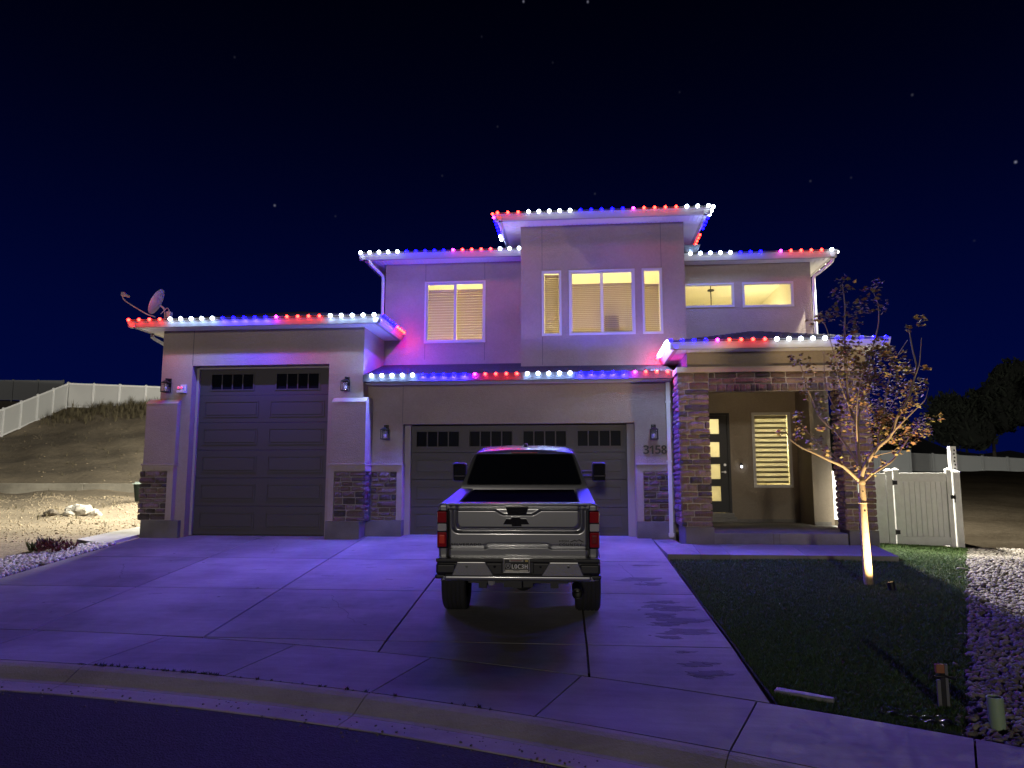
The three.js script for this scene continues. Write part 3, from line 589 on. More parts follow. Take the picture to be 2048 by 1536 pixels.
// stone pier, lintel and column
{
  let bed = H('stone_veneer', bx(3.46, 4.01, 0.29, 3.40, 0.05, 1.16), M.mortar);
  stoneFace(bed, [3.42, 0.29, 1.16], [1, 0, 0], 0.63, 3.11, [0, 0, 1], 0.31);
  stoneFace(bed, [3.46, 0.29, 0.05], [0, 0, 1], 1.12, 3.11, [-1, 0, 0], 0.45, { join: true });
  H('plinth', rb(3.50, 4.07, -0.2, 0.288, 0.05, 1.18, 0.01), M.plinth);
  bed = H('stone_lintel', bx(4.01, 6.62, 3.05, 3.40, 0.75, 1.16), M.mortar);
  stoneFace(bed, [4.05, 3.165, 1.16], [1, 0, 0], 2.55, 0.235, [0, 0, 1], 0.3, { rowH: () => 0.1175 });
  stoneFace(bed, [4.05, 3.01, 1.16], [1, 0, 0], 2.55, 0.15, [0, 0, 1], 0.125, { rowH: () => 0.15, minW: 0.08, proud: 0.01 });
  bed = H('stone_column', bx(6.64, 7.16, 0.24, 3.40, 0.62, 1.16), M.mortar);
  stoneFace(bed, [6.60, 0.24, 1.16], [1, 0, 0], 0.61, 3.16, [0, 0, 1], 0.30);
  stoneFace(bed, [6.64, 0.24, 0.60], [0, 0, 1], 0.56, 3.16, [-1, 0, 0], 0.3, { join: true });
  H('plinth', rb(6.66, 7.22, -0.4, 0.238, 0.62, 1.18, 0.01), M.plinth);
  H('frieze', rb(3.40, 7.24, 3.40, 3.515, 0.55, 1.255, 0.008), M.stuccoTrim);
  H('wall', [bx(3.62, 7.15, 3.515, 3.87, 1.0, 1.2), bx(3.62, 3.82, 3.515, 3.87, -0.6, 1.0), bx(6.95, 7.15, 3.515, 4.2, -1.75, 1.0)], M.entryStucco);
}
// roofs, soffits, gutters
function hip(x0, x1, zf, zb, y, pitch = 0.28) {
  const w = Math.min((x1 - x0) / 2, (zf - zb) / 2), h = pitch * w, cx0 = x0 + w, cx1 = x1 - w, cz0 = zf - w, cz1 = zb + w;
  const A = [x0, y, zf], B = [x1, y, zf], C = [x1, y, zb], D = [x0, y, zb], E = [cx0, y + h, cz0], F = [cx1, y + h, cz0], G = [cx1, y + h, cz1], I = [cx0, y + h, cz1];
  const pos = []; const tri = (...t) => t.forEach(p => pos.push(...p)), quad = (a, b, c, d) => tri(a, b, c, a, c, d);
  quad(A, B, F, E); quad(B, C, G, F); quad(C, D, I, G); quad(D, A, E, I); quad(E, F, G, I); quad(D, C, B, A);
  const g = new THREE.BufferGeometry(); g.setAttribute('position', new THREE.Float32BufferAttribute(pos.filter(Number.isFinite), 3)); g.computeVertexNormals();
  const n = g.attributes.normal.array; for (let i = 0; i < n.length; i++) if (!Number.isFinite(n[i])) n[i] = 0;
  return g;
}
// lower roof over the wide garage with its courses of shingles
{
  const y0 = 3.555, z0 = 0.40, run = 1.75, s = 0.28;
  const roof = H('roof', xProfile(poly([[0.44, 3.40], [0.44, 3.55], [-1.3, 3.55 + 0.28 * 1.74], [-1.3, 3.40]]), -3.42, 3.44), M.shingle, 'dark shingle roof over the wide garage');
  for (let k = 0; k < 12; k++) {
    const za = 0.45 - k * 0.145, zb2 = za - 0.17, y = z => 3.55 + s * (0.44 - z); let x = -3.40;
    while (x < 3.40) { const w = Math.min(rr(0.5, 1.0), 3.40 - x), e = rr(0, 0.012); part(roof, 'shingle', xProfile(poly([[za - e, y(za)], [za - e, y(za) + 0.016], [zb2, y(zb2) + 0.005], [zb2, y(zb2)]]), x, x + w - 0.006), M.shingle); x += w; }
  }
}
H('roof', hip(-8.72, -2.95, 0.92, -13.9, 4.80), M.shingle, 'low hip roof over the tall garage');
H('roof', hip(-3.9, 4.3, -0.8, -13.9, 6.74), M.shingle);
H('roof', hip(3.6, 7.6, -1.46, -13.9, 6.70), M.shingle);
H('roof', hip(-0.48, 4.40, -0.05, -5.2, 7.37), M.shingle, 'low hip roof over the bay');
{
  const roof = H('roof', hip(3.28, 7.42, 1.68, -2.4, 3.97), M.shingle, 'low hip roof over the porch');
  for (let k = 0; k < 14; k++) {
    const za = 1.69 - k * 0.145, zb2 = za - 0.17, in0 = k * 0.145, y = z => 3.97 + 0.28 * (1.68 - z);
    const x0 = 3.29 + in0, x1 = 7.41 - in0; if (x1 - x0 < 0.3) break;
    let x = x0; while (x < x1 - 0.02) { const w = Math.min(rr(0.5, 1.0), x1 - x); part(roof, 'shingle', xProfile(poly([[za, y(za)], [za, y(za) + 0.016], [zb2, y(zb2) + 0.005], [zb2, y(zb2)]]), x, x + w - 0.006), M.shingle); x += w; }
  }
}
function gutterX(x0, x1, zf, top, h = 0.165) { // runs along x, outer lip at zf
  const s = poly([[zf, top], [zf, top - 0.035], [zf - 0.035, top - 0.07], [zf - 0.05, top - 0.1], [zf - 0.088, top - h], [zf - 0.17, top - h], [zf - 0.17, top], [zf - 0.155, top], [zf - 0.155, top - h + 0.012], [zf - 0.09, top - h + 0.012], [zf - 0.015, top - 0.03], [zf - 0.015, top]]);
  H('gutter', [xProfile(s, x0, x1)], M.gutterVinyl);
}
function gutterZ(z0, z1, xf, dir, top, h = 0.165) { // runs along z, outer lip at xf, dir = outward x
  const p = [[0, 0], [0, -0.035], [-0.035, -0.07], [-0.05, -0.1], [-0.088, -h], [-0.17, -h], [-0.17, 0]].map(([a, b]) => [xf + dir * a, top + b]);
  H('gutter', [zProfile(poly(dir > 0 ? p.reverse() : p), z0, z1)], M.gutterVinyl);
}
const soffitGeo = new Map();
function soffit(x0, x1, z0, z1, y, along) { // panels laid side by side along x or z
  const len = along === 'x' ? x1 - x0 : z1 - z0, n = Math.max(1, Math.round(len / 0.30));
  for (let i = 0; i < n; i++) {
    const a = i / n, b = (i + 1) / n, g = 0.004;
    const mk = (p, q) => along === 'x' ? bx(lerp(x0, x1, p) + g, lerp(x0, x1, q) - g, y, y + 0.014, z0, z1) : bx(x0, x1, y, y + 0.014, lerp(z0, z1, p) + g, lerp(z0, z1, q) - g);
    H('soffit_panel', [mk(a, lerp(a, b, 1 / 3)), mk(lerp(a, b, 1 / 3), lerp(a, b, 2 / 3)), mk(lerp(a, b, 2 / 3), b)], M.vinyl);
  }
  H('soffit_backing', bx(x0, x1, y + 0.02, y + 0.05, z0, z1), M.vinyl);
}
const fascia = (...b) => H('fascia', bx(...b), M.vinyl);
// tall garage eaves
gutterX(-8.76, -2.91, 0.965, 4.815); gutterZ(-1.28, 0.93, -2.90, 1, 4.815); gutterZ(-13.5, 0.93, -8.77, -1, 4.815);
soffit(-8.6, -3.07, 0.38, 0.80, 4.655, 'x'); soffit(-3.42, -3.07, -1.28, 0.38, 4.655, 'z'); soffit(-8.6, -8.2, -7, 0.38, 4.655, 'z'); H('soffit_backing', bx(-8.6, -8.2, 4.66, 4.7, -13.5, -7), M.vinyl);
// wide garage eave
gutterX(-3.27, 3.39, 0.43, 3.55, 0.185); H('soffit_backing', bx(-3.4, 3.42, 3.37, 3.40, 0.0, 0.27), M.vinyl);
// upper left eaves
gutterX(-3.96, 0.045, -0.745, 6.765); gutterZ(-8, -0.78, -3.97, -1, 6.765); soffit(-3.8, 0.05, -1.3, -0.90, 6.60, 'x'); soffit(-3.8, -3.42, -8, -1.3, 6.60, 'z');
// bay eaves
gutterX(-0.51, 4.43, -0.03, 7.40); gutterZ(-5.2, -0.065, -0.52, -1, 7.40); gutterZ(-5.2, -0.065, 4.44, 1, 7.40);
soffit(-0.36, 4.28, -0.6, -0.19, 7.235, 'x'); soffit(-0.36, 0.05, -5.2, -0.6, 7.235, 'z'); soffit(3.88, 4.28, -5.2, -0.6, 7.235, 'z');
// upper right eaves
gutterX(3.885, 7.62, -1.43, 6.72); gutterZ(-12, -1.465, 7.63, 1, 6.72); soffit(3.88, 7.47, -1.9, -1.59, 6.555, 'x'); soffit(7.1, 7.47, -8, -1.9, 6.555, 'z'); H('soffit_backing', bx(7.1, 7.47, 6.56, 6.6, -12, -8), M.vinyl);
// porch eaves
gutterX(3.24, 7.46, 1.72, 3.985); gutterZ(-0.59, 1.685, 3.23, -1, 3.985); gutterZ(-1.9, 1.685, 7.47, 1, 3.985);
soffit(3.39, 7.31, 1.2, 1.56, 3.82, 'x'); soffit(3.39, 3.62, -0.6, 1.2, 3.82, 'z'); soffit(7.15, 7.31, -1.9, 1.2, 3.82, 'z');
// downspouts
const dsp = pts => H('downspout', tube(pts, 0.042, 6), M.vinyl);
dsp([[-3.72, 6.60, -0.86], [-3.70, 6.52, -0.88], [-3.50, 6.32, -1.18], [-3.47, 6.22, -1.24], [-3.47, 5.6, -1.25], [-3.47, 4.9, -1.25]]);
dsp([[7.54, 6.55, -1.55], [7.52, 6.46, -1.6], [7.30, 6.27, -1.82], [7.16, 6.18, -1.84], [7.15, 6.0, -1.85], [7.15, 4.4, -1.85]]);
dsp([[-8.66, 4.65, 0.1], [-8.64, 4.56, 0.1], [-8.36, 4.40, 0.1], [-8.27, 4.30, 0.1], [-8.26, 4.0, 0.1], [-8.26, 3.2, 0.1]]);
H('downspout', [bx(3.30, 3.38, -0.0, 3.37, 0.055, 0.115)], M.vinyl); H('downspout_band', [bx(3.285, 3.395, 1.60, 1.64, 0.05, 0.125), bx(3.285, 3.395, 2.9, 2.94, 0.05, 0.125), bx(3.285, 3.395, 0.02, 0.09, 0.05, 0.14)], M.vinyl);

// ------------------------------------------------------------------ windows and the lit rooms behind them
function room(x0, x1, y0, y1, z0, z1, lamps, power) { // open towards +z at z1
  const t = 0.03;
  H('room', [bx(x0, x1, y0 - t, y0, z0, z1), bx(x0, x1, y1, y1 + t, z0, z1), bx(x0 - t, x0, y0, y1, z0, z1), bx(x1, x1 + t, y0, y1, z0, z1), bx(x0 - t, x1 + t, y0 - t, y1 + t, z0 - t, z0)], M.roomPaint);
  for (const [x, y, z, k] of lamps) {
    const e = new THREE.MeshStandardMaterial({ color: 0xffffff, emissive: new THREE.Color().setRGB(1.0, 0.9, 0.55), emissiveIntensity: 3 });
    H('ceiling_lamp', [new THREE.SphereGeometry(0.07, 16, 10).translate(x, y, z)], e);
    const l = new THREE.PointLight(new THREE.Color().setRGB(1.0, 0.90, 0.54), power * (k ?? 1), 0, 2); l.position.set(x, y, z); l.castShadow = true; l.shadow.radius = 3; scene.add(l);
  }
}
function windowUnit(x0, x1, y0, y1, zf, sashes, label) { // zf = wall face
  const fr = 0.04, d = [zf - 0.07, zf + 0.018];
  const w = H('window', [bx(x0 - 0.015, x1 + 0.015, y0 - 0.015, y0 + fr - 0.01, ...d), bx(x0 - 0.015, x1 + 0.015, y1 - fr + 0.01, y1 + 0.015, ...d), bx(x0 - 0.015, x0 + fr - 0.01, y0 + fr - 0.01, y1 - fr + 0.01, ...d), bx(x1 - fr + 0.01, x1 + 0.015, y0 + fr - 0.01, y1 - fr + 0.01, ...d)], M.frameWhite, label);
  const X0 = x0 + fr - 0.01, X1 = x1 - fr + 0.01, Y0 = y0 + fr - 0.01, Y1 = y1 - fr + 0.01;
  for (let i = 0; i < sashes; i++) {
    const a = lerp(X0, X1, i / sashes), b = lerp(X0, X1, (i + 1) / sashes), back = sashes > 1 && i === 0 ? 0.022 : 0, s = sashes > 1 ? 0.032 : 0.014, z1 = zf - 0.012 - back, z0 = z1 - 0.03;
    part(w, 'sash', [bx(a + 0.002, b - 0.002, Y0 + 0.002, Y0 + s, z0, z1), bx(a + 0.002, b - 0.002, Y1 - s, Y1 - 0.002, z0, z1), bx(a + 0.002, a + s, Y0 + s, Y1 - s, z0, z1), bx(b - s, b - 0.002, Y0 + s, Y1 - s, z0, z1)], M.frameWhite);
    part(w, 'pane', bx(a + s, b - s, Y0 + s, Y1 - s, z0 + 0.012, z0 + 0.016), M.glass);
  }
  return w;
}
function blind(w, x0, x1, y0, y1, z, n, angle) { // horizontal slats from y0 up to y1
  const g = new THREE.BoxGeometry(x1 - x0, (y1 - y0) / n * 1.02, 0.003).rotateX(angle), b = house.base; metreUV(g);
  for (let i = 0; i < n; i++) { const m = new THREE.Mesh(g, M.slat); m.name = 'slat'; m.castShadow = m.receiveShadow = true; m.position.set((x0 + x1) / 2 - b.x, lerp(y0, y1, (i + 0.5) / n) - b.y, z - b.z); m.rotation.x = rr(-0.03, 0.03); w.add(m); }
  part(w, 'head_rail', bx(x0, x1, y1 + 0.002, y1 + 0.028, z - 0.02, z + 0.02), M.slat);
  for (const t of [0.16, 0.84]) part(w, 'cord', bx(lerp(x0, x1, t) - 0.002, lerp(x0, x1, t) + 0.002, y0, y1, z + 0.024, z + 0.027), M.slat);
}
{
  let w = windowUnit(-2.40, -0.90, 4.59, 6.12, -1.3, 2, 'sliding window with horizontal blinds left of the bay');
  blind(w, -2.345, -1.68, 4.66, 5.92, -1.43, 19, -0.42); blind(w, -1.62, -0.955, 4.66, 5.92, -1.43, 19, -0.42);
  room(-2.9, -0.4, 4.3, 6.5, -4.4, -1.51, [[-2.2, 4.42, -2.6], [-1.0, 4.42, -2.6]], ROOM * 0.75);
  w = windowUnit(1.20, 2.71, 4.59, 6.12, -0.6, 2, 'sliding window with horizontal blinds in the middle of the bay');
  blind(w, 1.255, 1.925, 4.66, 5.80, -0.73, 25, -0.42); blind(w, 1.985, 2.655, 4.66, 5.80, -0.73, 25, -0.42);
  w = windowUnit(0.56, 0.995, 4.59, 6.12, -0.6, 1, 'narrow window left in the bay, its blind fully down');
  blind(w, 0.612, 0.943, 4.66, 6.03, -0.73, 30, -0.42);
  w = windowUnit(2.905, 3.34, 4.59, 6.12, -0.6, 1, 'narrow window right in the bay, open above its blind');
  blind(w, 2.957, 3.288, 4.66, 5.76, -0.73, 24, -0.42);
  room(0.3, 3.62, 4.3, 6.6, -4.4, -0.81, [[1.2, 4.42, -2.4], [2.8, 4.42, -2.4]], ROOM * 0.95);
  H('television', bx(2.03, 2.36, 4.64, 5.12, -1.05, -1.0), M.darkGap);
  w = windowUnit(3.92, 5.23, 5.48, 6.06, -1.9, 1, 'wide low window beside the bay with a pendant lamp rod inside');
  w = windowUnit(5.46, 6.66, 5.46, 6.06, -1.9, 1, 'wide low window nearest the right corner of the house');
  room(3.7, 6.88, 5.0, 6.5, -6.2, -2.11, [[4.3, 5.2, -2.75, 0.8], [6.3, 5.15, -4.2, 1.1]], ROOM * 0.6);
  // porch window with a banded roller shade
  w = H('window', [bx(5.755, 6.72, 1.03, 1.10, -2.95, -2.875), bx(5.755, 6.72, 2.86, 2.93, -2.95, -2.875), bx(5.755, 5.825, 1.10, 2.86, -2.95, -2.875), bx(6.65, 6.72, 1.10, 2.86, -2.95, -2.875)], M.frameWhite, 'porch window with a banded roller shade');
  part(w, 'pane', bx(5.825, 6.65, 1.10, 2.86, -2.935, -2.931), M.glass);
  for (let i = 0; i < 13; i++) { const y = lerp(1.14, 2.76, i / 13), hh = 1.62 / 13; part(w, 'shade_band', bx(5.84, 6.635, y + hh * 0.44, y + hh, -2.99, -2.986), M.shadeSheer); part(w, 'shade_band', bx(5.84, 6.635, y, y + hh * 0.44, -2.986, -2.982), M.shadeSolid); }
  part(w, 'shade_cassette', rb(5.835, 6.64, 2.77, 2.855, -3.02, -2.96, 0.01), M.shadeSolid);
  room(4.15, 6.86, 0.2, 3.3, -6.4, -3.11, [[6.2, 2.1, -4.0, 1.25], [4.7, 2.6, -4.0, 0.8]], ROOM * 0.42);
  // front door with four lites
  const lites = [[2.39, 2.77], [1.80, 2.18], [1.245, 1.62], [0.69, 1.065]];
  const d = H('front_door', wallZ(4.30, 5.14, 0.40, 2.86, -2.93, 0.05, lites.map(l => [4.66, 4.945, ...l])), M.blackDoor, 'black front door with four lit glass panes');
  for (const l of lites) part(d, 'lite', bx(4.66, 4.945, l[0], l[1], -2.965, -2.955), M.frosted);
  part(d, 'door_frame', [bx(4.24, 4.30, 0.36, 2.92, -2.99, -2.88), bx(5.14, 5.20, 0.36, 2.92, -2.99, -2.88), bx(4.30, 5.14, 2.86, 2.92, -2.99, -2.88)], M.blackDoor);
  part(d, 'sill', rb(4.2, 5.24, 0.30, 0.395, -3.0, -2.84, 0.008), CONC[2]);
  part(d, 'sill_step', rb(4.12, 5.30, 0.176, 0.298, -2.95, -2.83, 0.008), CONC[1]);
  const st = std('satin', [0.5, 0.5, 0.5], 0.3, { metalness: 1 });
  part(d, 'deadbolt', new THREE.CylinderGeometry(0.032, 0.034, 0.03, 20).rotateX(Math.PI / 2).translate(5.06, 1.60, -2.915), st);
  part(d, 'handle', [new THREE.CylinderGeometry(0.028, 0.03, 0.02, 20).rotateX(Math.PI / 2).translate(5.06, 1.42, -2.92), rb(4.96, 5.075, 1.408, 1.432, -2.895, -2.87, 0.008), cyl([5.06, 1.42, -2.92], [5.06, 1.42, -2.88], 0.01)], st);
}
{
  const t = thing('pendant_lamp', 'thin rod of a ceiling lamp seen through the wide low window beside the bay', 'ceiling lamp', [4.82, 6.03, -2.6]);
  part(t, 'canopy', new THREE.CylinderGeometry(0.085, 0.085, 0.03, 24).translate(4.80, 6.07, -2.6), M.blackMetal);
  part(t, 'rod', [cyl([4.80, 5.1, -2.6], [4.80, 6.5, -2.6], 0.013)], M.blackMetal);
}
console.log('stones', stoneCount);

// ------------------------------------------------------------------ strips of coloured lights along the eaves
const lensGeoW = new THREE.SphereGeometry(0.042, 14, 10), lensGeo = new THREE.SphereGeometry(0.034, 14, 10), lensMat = {};
for (const k in LED) lensMat[k] = new THREE.MeshStandardMaterial({ color: new THREE.Color().setRGB(...LED[k][0].map(v => v * 0.4)), roughness: 0.4, emissive: new THREE.Color().setRGB(...LED[k][2]), emissiveIntensity: 1, name: 'led' + k });
function strip(label, from, to, pattern, out, scale = 1, offsetEnds = 0.06, omni = 0, aim = [0.3, 0.95]) { // out: unit vector pointing away from the house
  const t = thing('light_strip', label, 'light strip', from, 'strips of red, white and blue lights along the eaves');
  const A = new THREE.Vector3(...from), B = new THREE.Vector3(...to), n = pattern.length, O = new THREE.Vector3(...out);
  const d = B.clone().sub(A).normalize(), alongX = Math.abs(d.x) > 0.5, p = A.clone().addScaledVector(d, -offsetEnds), q = B.clone().addScaledVector(d, offsetEnds);
  // a black channel: back plate and a short lip under the lenses
  const run = (o0, o1, y0, y1) => { const u = (v, k) => (alongX ? A.z + O.z * k : A.x + O.x * k), lo = Math.min(u(0, o0), u(0, o1)), hi = Math.max(u(0, o0), u(0, o1)); return alongX ? bx(Math.min(p.x, q.x), Math.max(p.x, q.x), A.y + y0, A.y + y1, lo, hi) : bx(lo, hi, A.y + y0, A.y + y1, Math.min(p.z, q.z), Math.max(p.z, q.z)); };
  const g = [run(-0.046, -0.036, -0.018, 0.006), run(-0.036, -0.030, 0.001, 0.006)];
  part(t, 'track', g, M.blackTrack);
  for (let i = 0; i < n; i++) {
    const k = pattern[i]; if (k === '_') continue;
    const c = A.clone().lerp(B, n > 1 ? i / (n - 1) : 0);
    const m = new THREE.Mesh(k === 'W' ? lensGeoW : lensGeo, lensMat[k]); m.name = 'light_bulb'; m.position.copy(c).sub(A); t.add(m);
    // the lens throws its light outwards and down, like the real fittings
    const L = new THREE.SpotLight(new THREE.Color().setRGB(...LED[k][0]), LED[k][1] * scale, 0, Math.PI / 2, 1, 2); L.position.copy(m.position); L.target.position.copy(m.position).addScaledVector(O, aim[0]).add(new THREE.Vector3(0, -aim[1], 0)); L.castShadow = true; L.shadow.radius = 0.35; t.add(L, L.target);
    if (omni) { const G = new THREE.PointLight(new THREE.Color().setRGB(...{ W: LED.W[0], B: [0.004, 0.003, 1], R: [1, 0.004, 0.004], M: [1, 0.01, 0.8] }[k]), LED[k][1] * omni * ({ B: 1.35, M: 1.2, R: 0.8, W: 0.7 }[k]), 0, 2); G.position.copy(m.position); G.castShadow = true; G.shadow.radius = 0.35; t.add(G); } // stray light through the lens rim
  }
}
const e = 0.045;
strip('light strip on the front eave of the tall garage', [-8.69, 4.80, 0.965 + e], [-3.03, 4.80, 0.965 + e], 'RRRRWWWWWBBBBBMRRRRWWWWW', [0, 0, 1]);
strip('short light strip right of the tall garage eave, turning red at its end', [-2.90 + e, 4.80, 0.86], [-2.90 + e, 4.80, -1.02], 'BBBBBBRRRR', [1, 0, 0], 0.8, 0.06, 0.2);
strip('light strip on the upper left eave beside the bay', [-3.90, 6.75, -0.745 + e], [0.0, 6.75, -0.745 + e], 'WWWWWBBBBBMRRRRWWW', [0, 0, 1], 1, 0.06, 0, [0.8, 0.6]);
strip('light strip on the front eave of the bay, highest of all', [-0.44, 7.385, -0.03 + e], [4.37, 7.385, -0.03 + e], 'RRRWWWWWBBBBBMRRRRWWW', [0, 0, 1], 1, 0.06, 0, [0.8, 0.6]);
strip('short light strip on the left side eave of the bay, mostly blue', [-0.52 - e, 7.385, -0.06], [-0.52 - e, 7.385, -1.95], 'RMBBBBBWW', [-1, 0, 0]);
strip('short light strip on the right side eave of the bay, red at its lower end', [4.44 + e, 7.385, -0.06], [4.44 + e, 7.385, -2.8], 'WWWBBBB_RRRR', [1, 0, 0]);
strip('light strip on the upper right eave with a gap between blue and magenta', [4.14, 6.705, -1.43 + e], [7.47, 6.705, -1.43 + e], 'WWWWWBBB_MRRRRW', [0, 0, 1], 1, 0.06, 0, [0.8, 0.6]);
strip('light strip on the porch eave, partly behind the young tree', [3.24, 3.97, 1.72 + e], [7.35, 3.97, 1.72 + e], 'BBBBMRRRRWWWWWBBBBB', [0, 0, 1], 1, 0.06, 0, [0.75, 0.66]);
strip('short white light strip on the left side eave of the porch, ending red', [3.23 - e, 3.97, 1.60], [3.23 - e, 3.97, -0.45], 'WWWWWWWWMR', [-1, 0, 0], 1, 0.06, 0.35);
strip('light strip above the wide garage door', [-3.21, 3.535, 0.43 + e], [3.31, 3.535, 0.43 + e], 'WWWWWBBBBBMRRRRWWWWWBBBBBMRRR', [0, 0, 1], 1, 0.03, 0.3);
LED.S = [[1.0, 0.96, 0.82], 0.5, [6, 5.7, 5]];
lensMat.S = new THREE.MeshStandardMaterial({ color: 0xffffff, emissive: new THREE.Color().setRGB(...LED.S[2]), name: 'ledS' });
strip('white light strip on the far left side eave above the left yard', [-8.77 - e, 4.80, -1.9], [-8.77 - e, 4.80, -13.3], 'S'.repeat(24), [-1, 0, 0], SIDE_LED, 0.06, 0, [0.7, 0.7]);
strip('white light strip on the far right side eave above the gate', [7.63 + e, 6.705, -1.6], [7.63 + e, 6.705, -11], 'S'.repeat(20), [1, 0, 0], SIDE_LED_RIGHT, 0.06, 0, [0.45, 0.85]);
strip('white light strip on the rear eave of the house facing the slope', [-8.5, 4.80, -13.9], [-2.5, 4.80, -13.9], 'S'.repeat(10), [0, 0, -1], SIDE_LED * 8.5, 0.06, 0, [0.9, 0.4]);

// ------------------------------------------------------------------ things fixed to the house
const font = await new FontLoader().loadAsync('fonts/droid/droid_sans_bold.typeface.json');
const text = (s, size, depth = 0.01, bevel = 0) => { const g = new TextGeometry(s, { font, size, depth, curveSegments: 6, bevelEnabled: !!bevel, bevelSize: bevel, bevelThickness: bevel, bevelSegments: 1 }); g.computeBoundingBox(); const bb = g.boundingBox; return g.translate(-bb.min.x, -bb.min.y, 0); };
{
  const t = thing('house_number', 'dark house number 3158 on the stucco right of the wide garage door', 'house number', [3.04, 1.78, 0]);
  [...'3158'].forEach((c, i) => part(t, 'digit', text(c, 0.185, 0.018).translate(2.79 + i * 0.128, 1.785, 0.004), M.blackMetal));
}
function lantern(label, x, y, z) { // hangs from an arm at the top of its back plate
  const t = thing('wall_lantern', label, 'wall lantern', [x, y, z], 'square black wall lanterns beside the garage doors');
  part(t, 'back_plate', rb(x - 0.055, x + 0.055, y + 0.12, y + 0.32, z, z + 0.025, 0.006), M.blackMetal);
  part(t, 'arm', [bx(x - 0.015, x + 0.015, y + 0.285, y + 0.31, z + 0.02, z + 0.15), bx(x - 0.012, x + 0.012, y + 0.24, y + 0.29, z + 0.126, z + 0.15)], M.blackMetal);
  const cz = z + 0.138, w = 0.075;
  part(t, 'roof', [new THREE.CylinderGeometry(0.03, 0.118, 0.05, 4).rotateY(Math.PI / 4).translate(x, y + 0.235, cz), bx(x - 0.085, x + 0.085, y + 0.196, y + 0.212, cz - 0.085, cz + 0.085)], M.blackMetal);
  part(t, 'cage', [...[[-1, -1], [1, -1], [-1, 1], [1, 1]].map(([a, b]) => bx(x + a * w - 0.007, x + a * w + 0.007, y, y + 0.2, cz + b * w - 0.007, cz + b * w + 0.007)), bx(x - w, x + w, y + 0.15, y + 0.158, cz + w - 0.006, cz + w + 0.006), bx(x - w, x + w, y + 0.15, y + 0.158, cz - w - 0.006, cz - w + 0.006)], M.blackMetal);
  part(t, 'base', bx(x - 0.085, x + 0.085, y - 0.012, y + 0.006, cz - 0.085, cz + 0.085), M.blackMetal);
  part(t, 'glass', new THREE.CylinderGeometry(0.05, 0.05, 0.17, 20, 1, true).translate(x, y + 0.095, cz), M.lanternGlass);
  part(t, 'bulb', new THREE.SphereGeometry(0.026, 14, 10).scale(1, 1.5, 1).translate(x, y + 0.075, cz), M.bulbGlass);
}
lantern('black wall lantern left of the tall garage door, beside the security light', -8.0, 3.22, 0.38);
lantern('black wall lantern between the tall garage door and the corner', -3.79, 3.20, 0.38);
lantern('black wall lantern left of the wide garage door', -2.97, 2.14, 0);
lantern('black wall lantern above the house number', 3.02, 2.11, 0);
{
  const x = -7.66, y = 3.2, z = 0.38, t = thing('security_light', 'small white twin headed security light left of the tall garage door', 'security light', [x, y, z]);
  part(t, 'housing', rb(x - 0.085, x + 0.095, y - 0.01, y + 0.045, z, z + 0.14, 0.01), M.vinyl);
  part(t, 'back_plate', rb(x - 0.05, x + 0.09, y + 0.045, y + 0.19, z, z + 0.04, 0.01), M.vinyl);
  for (const s of [-0.055, 0.02]) { const h = part(t, 'lamp_head', new THREE.CylinderGeometry(0.034, 0.028, 0.06, 16).rotateX(1.45).translate(x + s, y + 0.115, z + 0.08), M.vinyl); part(h, 'lens', new THREE.SphereGeometry(0.026, 14, 8).scale(1, 1, 0.5).translate(x + s, y + 0.112, z + 0.112), new THREE.MeshStandardMaterial({ color: 0xff8899, emissive: 0xff3355, emissiveIntensity: 1.3, roughness: 0.2 })); }
}
{
  const x = 5.46, y = 1.52, z = -2.9, t = thing('doorbell', 'small doorbell with a glowing white light between the front door and its window', 'doorbell', [x, y, z]);
  part(t, 'body', rb(x - 0.028, x + 0.028, y, y + 0.13, z, z + 0.028, 0.01, 3), M.blackMetal);
  part(t, 'light_ring', new THREE.SphereGeometry(0.036, 16, 10).scale(0.8, 1, 0.35).translate(x + 0.003, y + 0.035, z + 0.03), new THREE.MeshStandardMaterial({ color: 0xffffff, emissive: 0xeef2ff, emissiveIntensity: 4 }));
  const l = new THREE.PointLight(0xeef2ff, 0.05, 0, 2); l.position.set(x + 0.003, y + 0.035, z + 0.03); l.castShadow = true; scene.add(l);
}
